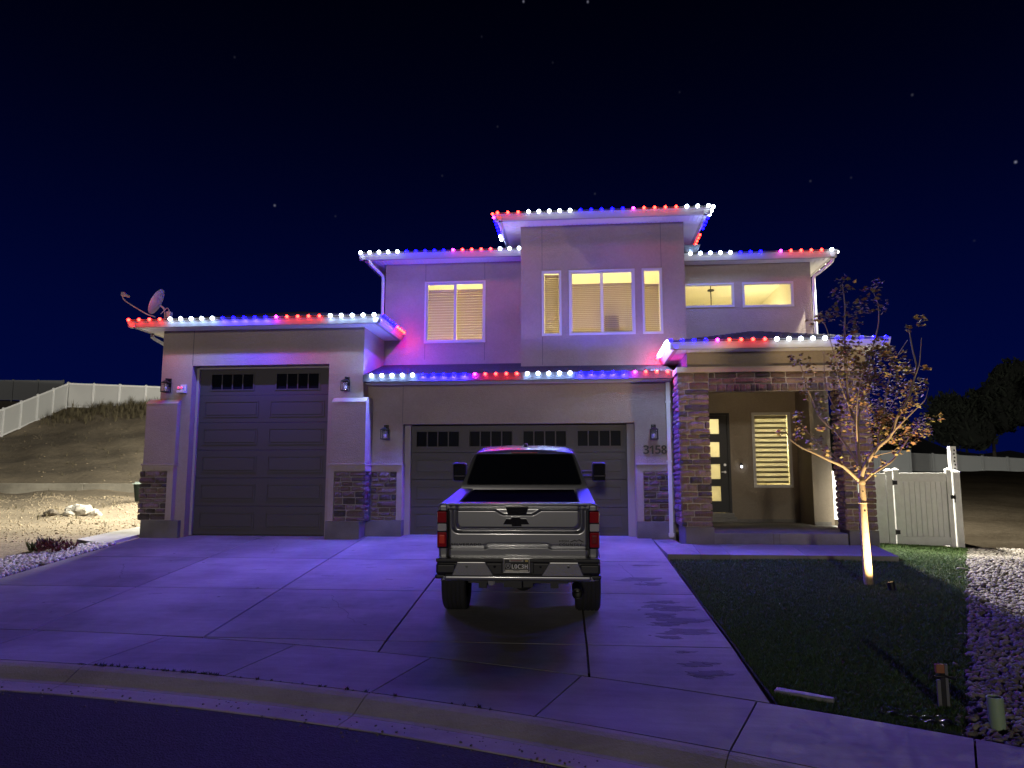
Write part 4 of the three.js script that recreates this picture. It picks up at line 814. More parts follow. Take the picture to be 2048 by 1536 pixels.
{ // satellite dish at the left corner of the tall roof: aims to the left, its feed on a long arm
  const t = thing('satellite_dish', 'small grey satellite dish on the roof corner of the tall garage', 'satellite dish', [-8.45, 4.9, 0.35]);
  const dm = std('dish', [0.42, 0.42, 0.46], 0.5);
  const prof = []; for (let i = 0; i <= 12; i++) { const r = i / 12 * 0.37; prof.push(new THREE.Vector2(r, 0.55 * r * r)); } prof.push(new THREE.Vector2(0.376, 0.082), new THREE.Vector2(0.374, 0.066)); for (let i = 11; i >= 0; i--) { const r = i / 12 * 0.37; prof.push(new THREE.Vector2(r, 0.55 * r * r - 0.01)); }
  const g = new THREE.LatheGeometry(prof, 36).scale(0.85, 1, 1); g.rotateX(0); g.applyMatrix4(new THREE.Matrix4().makeRotationZ(1.12)); g.rotateY(0.30).rotateZ(0.02); g.translate(-8.38, 5.34, 0.35);
  part(t, 'reflector', g, dm);
  part(t, 'feed_arm', tube([[-8.42, 4.99, 0.42], [-8.62, 5.06, 0.47], [-9.05, 5.33, 0.58], [-9.13, 5.42, 0.6], [-9.11, 5.53, 0.6]], 0.016, 6), dm);
  part(t, 'feed_horn', [cyl([-9.10, 5.49, 0.6], [-8.99, 5.45, 0.57], 0.035, 0.028), rb(-9.16, -9.08, 5.46, 5.55, 0.55, 0.65, 0.01)], dm);
  part(t, 'mast', [tube([[-8.22, 4.88, 0.35], [-8.22, 5.05, 0.35], [-8.26, 5.2, 0.35], [-8.36, 5.28, 0.35]], 0.022, 8), tube([[-8.30, 5.06, 0.4], [-8.16, 5.2, 0.4], [-8.1, 5.14, 0.4], [-8.16, 5.04, 0.4]], 0.01, 5), rb(-8.16, -8.06, 4.98, 5.12, 0.3, 0.42, 0.01)], dm);
  part(t, 'foot', [bx(-8.34, -8.10, 4.83, 4.90, 0.24, 0.46), cyl([-8.1, 4.88, 0.1], [-8.25, 5.02, 0.33], 0.01)], dm);
}
{ // waste bin peeping out behind the left corner
  const x = -13.95, z = -8.6, y = groundY(-13.95, -8.6), t = thing('waste_bin', 'dark wheeled waste bin with a pale lid half hidden behind the left corner', 'waste bin', [x, y, z]);
  const dk = std('binPlastic', [0.02, 0.035, 0.03], 0.5), lid = std('binLid', [0.35, 0.42, 0.38], 0.5);
  part(t, 'body', new THREE.CylinderGeometry(0.34, 0.26, 0.6, 4, 1).rotateY(Math.PI / 4).translate(x, y + 0.36, z), dk);
  part(t, 'lid', [rb(x - 0.27, x + 0.27, y + 0.66, y + 0.70, z - 0.28, z + 0.28, 0.015), rb(x - 0.21, x + 0.21, y + 0.70, y + 0.745, z - 0.22, z + 0.22, 0.015)], lid);
  for (const s of [-0.2, 0.2]) part(t, 'wheel', new THREE.CylinderGeometry(0.08, 0.08, 0.05, 18).rotateZ(Math.PI / 2).translate(x + s, y + 0.07, z - 0.2), dk);
}

// ------------------------------------------------------------------ the pickup truck
{
  const t = thing('pickup_truck', 'silver crew cab pickup truck parked facing the wide garage door', 'pickup truck', [0.54, -0.36, 4.09]);
  t.rotation.set(Math.atan(0.088), 0.04, 0, 'YXZ'); const base0 = t.base.clone(); t.base.set(0, 0, 0); // parts are written in the truck's own axes: z to the rear
  const paint = std('truckPaint', [0.26, 0.264, 0.28], 0.29, { phys: true, metalness: 0.75, clearcoat: 1, clearcoatRoughness: 0.06 });
  const blk = std('truckBlack', [0.012, 0.012, 0.014], 0.45), gloss = std('truckGloss', [0.01, 0.01, 0.012], 0.1, { phys: true, clearcoat: 1 });
  const dkGlass = std('tintedGlass', [0.006, 0.007, 0.01], 0.05, { phys: true, clearcoat: 1, clearcoatRoughness: 0.02 });
  const chrome = std('bumperSilver', [0.42, 0.42, 0.42], 0.25, { metalness: 0.9 }), rubber = std('tyreRubber', [0.02, 0.02, 0.021], 0.9), steel = std('underSteel', [0.05, 0.05, 0.05], 0.6, { metalness: 0.6 });
  const red = std('lampRed', [0.34, 0.006, 0.012], 0.12, { phys: true, clearcoat: 1 }), clear = std('lampClear', [0.5, 0.48, 0.48], 0.1, { phys: true, clearcoat: 1 });
  const P = (n, g, m, l) => part(t, n, g, m, l);
  // body side profile with wheel arches
  const s = new THREE.Shape(); s.moveTo(2.92, 0.69); s.lineTo(2.92, 1.46); s.lineTo(1.12, 1.46); s.lineTo(-1.45, 1.43); s.lineTo(-2.82, 1.37); s.quadraticCurveTo(-3.02, 1.35, -3.03, 1.2); s.lineTo(-3.03, 0.65); s.lineTo(-2.59, 0.61);
  s.absarc(-2.02, 0.50, 0.56, Math.PI - 0.197, 0.197, true); s.lineTo(1.45, 0.59); s.absarc(2.02, 0.50, 0.56, Math.PI - 0.161, 0.161, true); s.lineTo(2.92, 0.69);
  P('body', xProfile(s, -0.985, 0.985, 0.03), paint);
  // swelling over the rear wheels
  for (const d of [-1, 1]) P('fender', (() => { const g = new THREE.TorusGeometry(0.56, 0.05, 10, 40, Math.PI).rotateY(-Math.PI / 2).scale(0.8, 1, 1).translate(d * 0.985, 0.52, 2.02); return [g, new THREE.TorusGeometry(0.56, 0.05, 10, 40, Math.PI).rotateY(-Math.PI / 2).scale(0.8, 1, 1).translate(d * 0.975, 0.52, -2.02)]; })(), paint);
  // cab
  const cab = []; for (const d of [-1, 1]) for (const [x, y, z] of [[0.965, 1.44, 1.13], [0.955, 1.56, 1.11], [0.93, 1.63, 1.08], [0.785, 2.02, 0.90], [0.74, 2.075, 0.86], [0.62, 2.115, 0.78], [0.965, 1.44, -1.55], [0.93, 1.55, -1.42], [0.77, 2.02, -0.72], [0.73, 2.06, -0.62], [0.60, 2.10, -0.5], [0.79, 2.055, 0.1], [0.74, 2.105, 0.1], [0.58, 2.145, 0.15], [0.3, 2.16, 0.15], [0.3, 2.125, 0.80]]) cab.push(new THREE.Vector3(d * x, y, z));
  P('cab', toCreasedNormals(new ConvexGeometry(cab), 0.42), paint);
  // rear window: a rounded trapezoid lying on the sloping back of the cab
  const gy0 = 1.615, gy1 = 2.055, zAt = y => 1.085 - (y - 1.63) * 0.4615 + 0.012, sl = Math.atan(0.4615), L = (gy1 - gy0) / Math.cos(sl);
  const trap = (b, tp, h, r) => { const q = new THREE.Shape(); q.moveTo(-b + r, 0); q.lineTo(b - r, 0); q.quadraticCurveTo(b, 0, b - 0.01, r); q.lineTo(tp, h - r); q.quadraticCurveTo(tp - 0.01, h, tp - r * 1.4, h); q.lineTo(-tp + r * 1.4, h); q.quadraticCurveTo(-tp + 0.01, h, -tp, h - r); q.lineTo(-b + 0.01, r); q.quadraticCurveTo(-b, 0, -b + r, 0); return q; };
  const lay = (g, y) => g.rotateX(-sl).translate(0, y, zAt(y));
  P('rear_window_seal', lay(new THREE.ExtrudeGeometry(trap(0.875, 0.752, L + 0.02, 0.05), { depth: 0.006, bevelEnabled: false }).translate(0, -0.01, 0), gy0), blk);
  P('rear_window', lay(new THREE.ExtrudeGeometry(trap(0.86, 0.738, L, 0.05), { depth: 0.006, bevelEnabled: false }).translate(0, 0, 0.005), gy0), dkGlass);
  P('brake_light', rb(-0.2, 0.2, 2.072, 2.092, 0.845, 0.90, 0.008), red, 'slim high mounted brake light');
  P('roof_trim', rb(-0.74, 0.74, 2.056, 2.074, 0.83, 0.905, 0.008), blk);
  for (const d of [-1, 1]) { const g = (a, b) => { const q = poly([[a, 1.58], [b, 1.58], [b - (b > 0.5 ? 0.13 : 0), 2.0], [a + (a < -0.9 ? 0.62 : 0), 2.0]]); return new THREE.ExtrudeGeometry(q, { depth: 0.01, bevelEnabled: false }).rotateY(-Math.PI / 2).rotateZ(0).applyMatrix4(new THREE.Matrix4().makeShear(0, 0, d < 0 ? 0.405 : -0.405, 0, 0, 0)).translate(d * 0.945 + (d < 0 ? 1 : -1) * 0.0 - (d < 0 ? 0.405 : -0.405) * 1.58 + (d > 0 ? 0.012 : 0), 0, 0); }; P('side_window', g(-1.25, -0.25), dkGlass); P('side_window', g(-0.18, 0.95), dkGlass); P('door_handle', [rb(d * 0.985 - 0.02, d * 0.985 + 0.03, 1.30, 1.34, -0.45, -0.25, 0.01), rb(d * 0.985 - 0.02, d * 0.985 + 0.03, 1.30, 1.34, 0.6, 0.8, 0.01)], chrome); }
  P('windshield', (() => { const g = trap(0.86, 0.70, 0.92, 0.05); return new THREE.ExtrudeGeometry(g, { depth: 0.008, bevelEnabled: false }).rotateX(-0.98).rotateY(Math.PI).translate(0, 1.545, -1.455); })(), dkGlass);
  P('antenna', rb(-0.03, 0.03, 2.15, 2.20, 0.2, 0.36, 0.02, 3), blk); P('whip_antenna', cyl([-0.36, 2.1, 0.6], [-0.36, 2.2, 0.66], 0.004), blk);
  // bed: folding cover between painted rails
  P('bed_cover', rb(-0.755, 0.755, 1.515, 1.545, 1.14, 3.06, 0.01), std('bedCover', [0.006, 0.006, 0.007], 0.95, { phys: true, specularIntensity: 0 }));
  for (const d of [-1, 1]) { P('bed_rail', rb(d < 0 ? -0.975 : 0.765, d < 0 ? -0.765 : 0.975, 1.49, 1.562, 1.14, 3.09, 0.02, 2), paint); P('rail_pocket', rb(d < 0 ? -0.90 : 0.84, d < 0 ? -0.84 : 0.90, 1.555, 1.566, 2.86, 2.94, 0.003), blk); }
  // sculpted tailgate
  {
    const nx = 150, ny = 90, x0 = -0.862, x1 = 0.862, y0 = 0.885, y1 = 1.565, pos = [], idx = [];
    const box = (x, y, hw, a, b, r) => { const cx = Math.abs(x) - (hw - r), cy = Math.max(a + r - y, y - (b - r)); return Math.min(Math.max(cx, cy), 0) + Math.hypot(Math.max(cx, 0), Math.max(cy, 0)) - r; };
    const f = (x, y) => {
      let z = 3.115; const ax = Math.abs(x);
      const d1 = box(x, y, 0.755, 1.268, 1.62, 0.07), d2 = box(x, y, 0.835, 1.185, 1.7, 0.10);
      z += -0.032 * smooth(0.0, 0.03, d1) * (1 - smooth(-0.055, -0.005, d2)) - 0.012 * (1 - smooth(0, 0.008, Math.abs(d1)));
      z += 0.055 * smooth(1.525, 1.56, y) - 0.02 * smooth(1.49, 1.53, y) * (1 - smooth(1.53, 1.545, y));
      const dip = lerp(0.035, 0, smooth(0.17, 0.30, ax)); // shadowed band under the lip, dropping round the handle
      z -= 0.045 * smooth(1.478 - dip * 1.6, 1.495 - dip * 1.6, y) * (1 - smooth(1.515, 1.53, y)) * (d1 < 0 ? 1 : 0.2);
      const c = 1.015 + 0.022 * (1 - smooth(0.36, 0.42, ax)); // crease above the lower trim
      z += 0.018 * (1 - smooth(c, c + 0.012, y)) - 0.022 * smooth(c - 0.008, c, y) * (1 - smooth(c + 0.004, c + 0.05, y));
      z -= 0.03 * smooth(0.845, 0.862, ax);
      return z;
    };
    for (let j = 0; j <= ny; j++) for (let i = 0; i <= nx; i++) { const x = lerp(x0, x1, i / nx), y = lerp(y0, y1, j / ny); pos.push(x, y, f(x, y)); }
    for (let j = 0; j < ny; j++) for (let i = 0; i < nx; i++) { const a = j * (nx + 1) + i; idx.push(a, a + 1, a + nx + 1, a + 1, a + nx + 2, a + nx + 1); }
    const g = new THREE.BufferGeometry(); g.setAttribute('position', new THREE.Float32BufferAttribute(pos, 3)); g.setIndex(idx); g.computeVertexNormals();
    const tg = P('tailgate', [g, bx(x0, x1, y0, 1.55, 3.0, 3.06)], paint);
    part(tg, 'lip', rb(-0.93, 0.93, 1.558, 1.578, 3.02, 3.175, 0.009, 2), paint);
    part(tg, 'handle', new THREE.ExtrudeGeometry(poly([[-0.105, 1.435], [0.105, 1.435], [0.135, 1.525], [-0.135, 1.525]]), { depth: 0.01, bevelEnabled: true, bevelSize: 0.008, bevelThickness: 0.006, bevelSegments: 2 }).translate(-0.01, 0, 3.10), gloss);
    const e1 = [[-0.155, 1.318], [-0.05, 1.318], [-0.05, 1.296], [0.062, 1.296], [0.055, 1.318], [0.155, 1.318], [0.118, 1.378], [0.05, 1.378], [0.05, 1.398], [-0.062, 1.398], [-0.055, 1.378], [-0.118, 1.378]];
    part(tg, 'emblem', new THREE.ExtrudeGeometry(poly(e1), { depth: 0.012, bevelEnabled: true, bevelSize: 0.006, bevelThickness: 0.006, bevelSegments: 2 }).translate(-0.018, 0, 3.114), gloss);
    part(tg, 'lettering', text('SILVERADO', 0.034, 0.006).scale(1.52, 1, 1).translate(-0.83, 1.048, 3.117), blk);
    part(tg, 'lettering', [text('HIGH', 0.028, 0.006).scale(1.25, 1, 1).translate(0.51, 1.096, 3.117), text('COUNTRY', 0.032, 0.006).scale(1.38, 1, 1).translate(0.51, 1.052, 3.117), new THREE.ExtrudeGeometry(poly([[0.63, 1.098], [0.70, 1.128], [0.725, 1.118], [0.755, 1.134], [0.82, 1.098], [0.79, 1.098], [0.752, 1.12], [0.725, 1.105], [0.70, 1.113], [0.66, 1.098]]), { depth: 0.006, bevelEnabled: false }).translate(0, 0, 3.117)], blk);
  }
  // corner posts with the lamps
  for (const d of [-1, 1]) {
    const a = d < 0 ? -0.995 : 0.872, b = d < 0 ? -0.872 : 0.995;
    P('corner_post', rb(a + (d < 0 ? 0.008 : 0), b - (d > 0 ? 0.008 : 0), 0.88, 1.56, 2.95, 3.10, 0.03, 3), paint);
    const l = P('tail_lamp', rb(a - (d < 0 ? 0.012 : 0), b + (d > 0 ? 0.012 : 0), 1.012, 1.487, 2.86, 3.125, 0.022, 3), gloss, d < 0 ? 'left tail lamp' : 'right tail lamp');
    const q = (n, y0, y1, m, i0 = 0.012, i1 = 0.012, z = 3.13) => part(l, n, rb(a + i0 - (d < 0 ? 0.018 : 0), b - i1 + (d > 0 ? 0.018 : 0), y0, y1, 2.88, z, 0.016, 3), m);
    q('upper_lens', 1.33, 1.475, red); q('reverse_lens', 1.225, 1.325, clear); q('lower_lens', 1.03, 1.22, red); q('reflector', 1.07, 1.19, std('lampReflector' + (d < 0 ? 'L' : 'R'), d < 0 ? [0.8, 0.05, 0.03] : [0.2, 0.006, 0.01], 0.25), 0.03, 0.03, 3.134);
  }
  // bumper
  const sideW = d => { const q = [[0.73, 0.865], [0.40, 0.865], [0.305, 0.715], [0.305, 0.655], [0.93, 0.655], [0.90, 0.69], [0.80, 0.70]].map(([x, y]) => [d * x, y]); return poly(d > 0 ? q.reverse() : q); };
  const bm = P('bumper', [rb(-1.0, 1.0, 0.70, 0.87, 2.98, 3.22, 0.03, 2)], blk);
  for (const d of [-1, 1]) part(bm, 'bumper_wing', new THREE.ExtrudeGeometry(sideW(d), { depth: 0.05, bevelEnabled: true, bevelSize: 0.012, bevelThickness: 0.012, bevelSegments: 3 }).translate(0, 0, 3.19), chrome);
  part(bm, 'bumper_bar', rb(-0.90, 0.90, 0.645, 0.718, 3.12, 3.265, 0.03, 3), paint);
  part(bm, 'step_pad', rb(-1.0, 1.0, 0.868, 0.915, 2.96, 3.245, 0.012, 2), blk);
  for (const d of [-1, 1]) part(bm, 'corner_step', [rb(d < 0 ? -1.005 : 0.755, d < 0 ? -0.755 : 1.005, 0.72, 0.85, 3.0, 3.235, 0.03, 3), rb(d < 0 ? -1.02 : 0.83, d < 0 ? -0.83 : 1.02, 0.655, 0.71, 2.92, 3.20, 0.02, 2)], blk);
  for (let i = 0; i < 4; i++) part(bm, 'sensor', new THREE.CylinderGeometry(0.014, 0.014, 0.01, 14).rotateX(Math.PI / 2).translate([-0.62, -0.28, 0.28, 0.62][i], 0.82, 3.255), gloss);
  { // licence plate
    const cv = document.createElement('canvas'); cv.width = 512; cv.height = 256; const c = cv.getContext('2d');
    c.fillStyle = '#0a0a0c'; c.fillRect(0, 0, 512, 256); c.strokeStyle = '#c9c5b6'; c.lineWidth = 8; c.strokeRect(8, 8, 496, 240);
    c.fillStyle = '#c9c5b6'; c.fillRect(30, 208, 452, 34); c.fillStyle = '#2a2a30'; for (let i = 0; i < 14; i++) c.fillRect(190 + i * 9, 216, 6, 16);
    c.fillStyle = '#b9b4a8'; c.fillRect(110, 16, 280, 34); c.fillStyle = '#8a2b2b'; c.fillRect(140, 20, 220, 12); c.fillStyle = '#222'; for (let i = 0; i < 12; i++) c.fillRect(150 + i * 17, 36, 10, 10);
    c.fillStyle = '#d8c26a'; c.fillRect(424, 20, 60, 30);
    c.fillStyle = '#e8e6dc'; c.font = 'bold 118px sans-serif'; c.textAlign = 'left'; c.textBaseline = 'alphabetic'; c.fillText('L0C3H', 150, 186, 336);
    c.strokeStyle = '#c8c8cc'; c.lineWidth = 6; c.beginPath(); c.moveTo(40, 90); c.lineTo(132, 90); c.lineTo(132, 140); c.quadraticCurveTo(126, 176, 86, 192); c.quadraticCurveTo(46, 176, 40, 140); c.closePath(); c.stroke();
    c.beginPath(); c.moveTo(56, 108); c.lineTo(116, 160); c.moveTo(116, 108); c.lineTo(56, 160); c.moveTo(64, 112); c.lineTo(108, 112); c.stroke();
    const ct = new THREE.CanvasTexture(cv); ct.colorSpace = THREE.SRGBColorSpace;
    const pm = new THREE.MeshStandardMaterial({ map: ct, roughness: 0.45, name: 'plate' });
    part(bm, 'plate_holder', rb(-0.20, 0.20, 0.735, 0.885, 3.2, 3.228, 0.01), blk);
    const m = new THREE.Mesh(new THREE.PlaneGeometry(0.315, 0.158), pm); m.name = 'licence_plate'; m.position.set(-0.01, 0.832, 3.247); m.castShadow = m.receiveShadow = true; bm.add(m);
    part(bm, 'plate_frame', [rb(-0.172, 0.152, 0.745, 0.757, 3.225, 3.25, 0.003), rb(-0.172, 0.152, 0.908, 0.918, 3.225, 3.25, 0.003), rb(-0.172, -0.164, 0.757, 0.908, 3.225, 3.25, 0.003), rb(0.144, 0.152, 0.757, 0.908, 3.225, 3.25, 0.003), bx(-0.165, 0.145, 0.755, 0.91, 3.225, 3.244)], chrome);
  }
  // wheels
  const tyreProf = []; const R = 0.425, hw = 0.165;
  tyreProf.push([0.26, -hw + 0.02], [0.33, -hw], [0.385, -hw], [R - 0.012, -hw + 0.018]);
  for (let k = 0; k < 5; k++) { const a = -hw + 0.03 + k * 0.0555; tyreProf.push([R, a], [R, a + 0.040], [R - 0.014, a + 0.043], [R - 0.014, a + 0.052]); }
  tyreProf.push([R - 0.012, hw - 0.018], [0.385, hw], [0.33, hw], [0.26, hw - 0.02]);
  const tyre = new THREE.LatheGeometry(tyreProf.map(p => new THREE.Vector2(...p)), 56).rotateZ(Math.PI / 2);
  const rim = [new THREE.CylinderGeometry(0.262, 0.262, 0.2, 36, 1, true).rotateZ(Math.PI / 2), new THREE.CylinderGeometry(0.07, 0.09, 0.22, 20).rotateZ(Math.PI / 2)]; for (let k = 0; k < 6; k++) rim.push(rb(-0.09, 0.09, 0.05, 0.26, -0.035, 0.035, 0.012).rotateX(k * Math.PI / 3));
  for (const [x, z] of [[-0.895, 2.02], [0.895, 2.02], [-0.88, -2.02], [0.88, -2.02]]) { const w = P('wheel', tyre.clone().translate(x, R - 0.004, z), rubber); part(w, 'rim', rim.map(g => g.clone().translate(x, R - 0.004, z)), chrome); }
  // underneath
  P('rear_axle', [cyl([-0.8, 0.42, 2.02], [0.8, 0.42, 2.02], 0.055), new THREE.SphereGeometry(0.17, 20, 14).scale(1, 1, 0.9).translate(0.02, 0.42, 2.02)], steel);
  P('chassis', [bx(-0.5, -0.40, 0.50, 0.64, -2.8, 2.98), bx(0.40, 0.5, 0.50, 0.64, -2.8, 2.98), bx(-0.5, 0.5, 0.56, 0.66, 2.7, 2.82)], steel);
  P('spare_tyre', new THREE.TorusGeometry(0.3, 0.1, 12, 30).rotateX(Math.PI / 2).translate(0, 0.60, 2.45), rubber);
  P('tow_hitch', [bx(-0.62, 0.62, 0.585, 0.655, 3.0, 3.08), bx(-0.05, 0.05, 0.56, 0.66, 3.04, 3.24), bx(-0.18, 0.18, 0.53, 0.60, 3.0, 3.06)], blk);
  P('tow_socket', [new THREE.CylinderGeometry(0.03, 0.03, 0.05, 14).rotateX(Math.PI / 2).translate(-0.33, 0.595, 3.12), bx(-0.37, -0.29, 0.57, 0.63, 3.06, 3.10)], chrome);
  P('exhaust', [new THREE.CylinderGeometry(0.062, 0.062, 0.4, 28, 1, true).rotateX(Math.PI / 2).translate(0.73, 0.475, 2.94), new THREE.TorusGeometry(0.06, 0.008, 8, 28).translate(0.73, 0.475, 3.14), new THREE.CylinderGeometry(0.055, 0.055, 0.02, 24).rotateX(Math.PI / 2).translate(0.73, 0.475, 2.8)], std('exhaustTip', [0.03, 0.03, 0.03], 0.3, { metalness: 0.9 }));
  for (const d of [-1, 1]) P('shock_absorber', cyl([d * 0.42, 0.4, 2.15], [d * 0.36, 0.75, 2.3], 0.03), steel);
  // towing mirrors
  for (const d of [-1, 1]) {
    const m = P('mirror', rb(d < 0 ? -1.395 : 1.14, d < 0 ? -1.14 : 1.395, 1.45, 1.79, -1.36, -1.20, 0.045, 4), blk, d < 0 ? 'left towing mirror' : 'right towing mirror');
    part(m, 'mirror_glass', [rb(d < 0 ? -1.375 : 1.16, d < 0 ? -1.16 : 1.375, 1.56, 1.765, -1.21, -1.195, 0.007, 2), rb(d < 0 ? -1.375 : 1.16, d < 0 ? -1.16 : 1.375, 1.47, 1.545, -1.21, -1.195, 0.007, 2)], dkGlass);
    part(m, 'mirror_arm', [rb(d < 0 ? -1.2 : 0.92, d < 0 ? -0.92 : 1.2, 1.50, 1.56, -1.36, -1.28, 0.02, 2), rb(d < 0 ? -1.2 : 0.92, d < 0 ? -0.92 : 1.2, 1.60, 1.64, -1.35, -1.29, 0.015, 2)], blk);
  }
  P('front_bumper', rb(-0.98, 0.98, 0.5, 0.78, -3.2, -2.98, 0.05, 2), chrome); P('grille', rb(-0.75, 0.75, 0.8, 1.33, -3.1, -3.04, 0.02), blk);
  for (const d of [-1, 1]) P('headlight', rb(d < 0 ? -0.97 : 0.72, d < 0 ? -0.72 : 0.97, 1.02, 1.28, -3.09, -3.0, 0.03, 2), clear);
  t.base.copy(base0);
}

// ------------------------------------------------------------------ fences and gate
let fenceMat = M.vinylFence;
function fencePanel(t, name, A, B, h, boards = 0) { // white vinyl panel between two posts, following the ground
  const a = new THREE.Vector3(...A), b = new THREE.Vector3(...B), L = Math.hypot(b.x - a.x, b.z - a.z), yaw = -Math.atan2(b.z - a.z, b.x - a.x), rise = (b.y - a.y) / L;
  const fit = g => { const p = g.attributes.position; for (let i = 0; i < p.count; i++) p.setY(i, p.getY(i) + rise * p.getX(i)); g.computeVertexNormals(); return g.rotateY(yaw).translate(a.x, a.y, a.z); };
  part(t, 'panel', fit(bx(0.07, L - 0.07, 0.14, h - 0.12, -0.011, 0.011)), fenceMat === M.vinylFence ? M.vinylPanel : fenceMat);
  part(t, 'rail', fit(bx(0.06, L - 0.06, h - 0.12, h, -0.03, 0.03)), fenceMat); part(t, 'rail', fit(bx(0.06, L - 0.06, 0.02, 0.14, -0.03, 0.03)), fenceMat);
}
function fencePost(t, x, y, z, h) { part(t, 'post', [bx(x - 0.065, x + 0.065, y - 0.2, y + h, z - 0.065, z + 0.065)], fenceMat); part(t, 'post_cap', new THREE.CylinderGeometry(0.02, 0.108, 0.05, 4).rotateY(Math.PI / 4).translate(x, y + h + 0.024, z), fenceMat); }
function fenceRun(label, pts, h, cut) { // pts: post positions [x, y, z]
  const t = thing('vinyl_fence', label, 'fence', pts[0]);
  pts.forEach((p, i) => { fencePost(t, ...p, h + 0.04); if (i + 1 < pts.length && !(cut && cut(i))) fencePanel(t, 'panel', p, pts[i + 1], h); });
}
{
  const gy = (x, z) => groundY(x, z) - 0.02;
  fenceRun('white vinyl fence along the top of the slope behind the left yard', range(-36.45, -14.5, 11).map(x => { const z = -35 - 0.03 * (x + 36); return [x, 6.52 - 0.045 * (x + 36.45), z]; }), 1.83);
  fenceRun('white vinyl fence stepping down the left edge of the slope', range(0, 7, 7).map(k => { const z = -35 + 1.5 * k; return [-36.45, curve([[-35, 6.5], [-29, 4.03], [-22, 1.9]], z), z]; }).slice(0), 1.86);
  fenceMat = M.fenceGrey;
  fenceRun('far grey fence above the slope at the left edge of the picture', range(-64, -46.5, 7).map(x => [x, 8.55 - 0.02 * (x + 50), -48]), 1.9);
  fenceMat = M.fenceGrey;
  fenceRun('grey fence across the far right background', range(23.9, 45, 13).map(x => [x, 1.25 - 0.055 * (x - 24) + 0.0, -38]), 1.85);
  fenceRun('short nearer grey fence section left of the far right fence', [[19.4, 1.35, -36.5], [21.4, 1.35, -36.5], [23.4, 1.35, -36.5]], 1.85);
}
{ // side gate
  fenceMat = M.vinylFence; fenceRun('white vinyl fence running back from the latch post of the gate', range(-1.5, -18.3, 7).map(z => [9.86, groundY(9.86, z) - 0.05, z]), 1.62);
  const z = -1.2, x0 = 8.36, x1 = 9.72;
  const t = thing('side_gate', 'white vinyl gate with black hinges right of the house', 'gate', [9.05, -0.3, z]);
  const by = -0.20, ty = 1.38;
  part(t, 'gate_stile', rb(x0 + 0.10, x0 + 0.21, by, ty + 0.07, z - 0.05, z + 0.05, 0.008), M.vinylFence); part(t, 'gate_stile', rb(x1 - 0.12, x1 - 0.01, by - 0.06, ty + 0.07, z - 0.05, z + 0.05, 0.008), M.vinylFence);
  for (const x of [x0 + 0.155, x1 - 0.065]) part(t, 'post_cap', new THREE.CylinderGeometry(0.02, 0.088, 0.04, 4).rotateY(Math.PI / 4).translate(x, ty + 0.09, z), M.vinylFence);
  part(t, 'rail', rb(x0 + 0.21, x1 - 0.12, ty - 0.20, ty, z - 0.04, z + 0.04, 0.008), M.vinylFence); part(t, 'rail', rb(x0 + 0.21, x1 - 0.12, by - 0.03, by + 0.16, z - 0.04, z + 0.04, 0.008), M.vinylFence);
  const n = 9, a = x0 + 0.21, b = x1 - 0.12; for (let i = 0; i < n; i++) part(t, 'board', rb(lerp(a, b, i / n) + 0.0025, lerp(a, b, (i + 1) / n) - 0.0025, by + 0.16, ty - 0.20, z - 0.012, z + 0.012, 0.006), M.vinylFence);
  part(t, 'backing_panel', bx(a, b, by + 0.1, ty - 0.1, z - 0.022, z - 0.0125), M.vinylFence);
  for (const y of [1.16, 0.06]) { const h = part(t, 'hinge', [bx(x0 - 0.05, x0 + 0.17, y - 0.045, y + 0.045, z + 0.052, z + 0.062)], M.blackMetal); part(h, 'hinge_pin', cyl([x0 + 0.075, y - 0.06, z + 0.066], [x0 + 0.075, y + 0.06, z + 0.066], 0.012), M.blackMetal); }
  part(t, 'latch', [bx(x1 - 0.06, x1 + 0.04, 0.80, 0.88, z + 0.052, z + 0.075), bx(x1 + 0.03, x1 + 0.1, 0.70, 0.74, z + 0.05, z + 0.06), cyl([x1 + 0.02, 0.72, z + 0.07], [x1 + 0.02, 0.92, z + 0.07], 0.012)], M.blackMetal);
  const g2 = thing('gate_post', 'white hinge post joining the gate to the house side fence panel', 'post', [x0, -0.3, z]);
  part(g2, 'post', bx(x0 - 0.065, x0 + 0.065, -0.5, ty + 0.05, z - 0.065, z + 0.065), M.vinylFence); part(g2, 'post_cap', new THREE.CylinderGeometry(0.02, 0.108, 0.05, 4).rotateY(Math.PI / 4).translate(x0, ty + 0.074, z), M.vinylFence);
  part(g2, 'panel', rb(7.30, x0 - 0.067, -0.22, ty - 0.01, z - 0.03, z - 0.005, 0.006), M.vinylFence);
  const g3 = thing('gate_post', 'white latch post of the gate with a taller holed post behind it', 'post', [x1 + 0.09, -0.4, z]);
  part(g3, 'post', bx(x1 + 0.02, x1 + 0.16, -0.6, ty + 0.02, z - 0.07, z + 0.07), M.vinylFence); part(g3, 'post_cap', new THREE.CylinderGeometry(0.02, 0.112, 0.05, 4).rotateY(Math.PI / 4).translate(x1 + 0.09, ty + 0.044, z), M.vinylFence);
  const px = x1 + 0.13, pz = z - 0.16; part(g3, 'tall_post', bx(px - 0.065, px + 0.065, -0.6, 1.98, pz - 0.065, pz + 0.065), M.vinylFence);
  for (let i = 0; i < 6; i++) part(g3, 'hole', bx(px - 0.004 + (i % 2) * 0.012, px + 0.03 + (i % 2) * 0.012, 1.46 + i * 0.082, 1.50 + i * 0.082, pz + 0.065, pz + 0.067), M.darkGap);
}

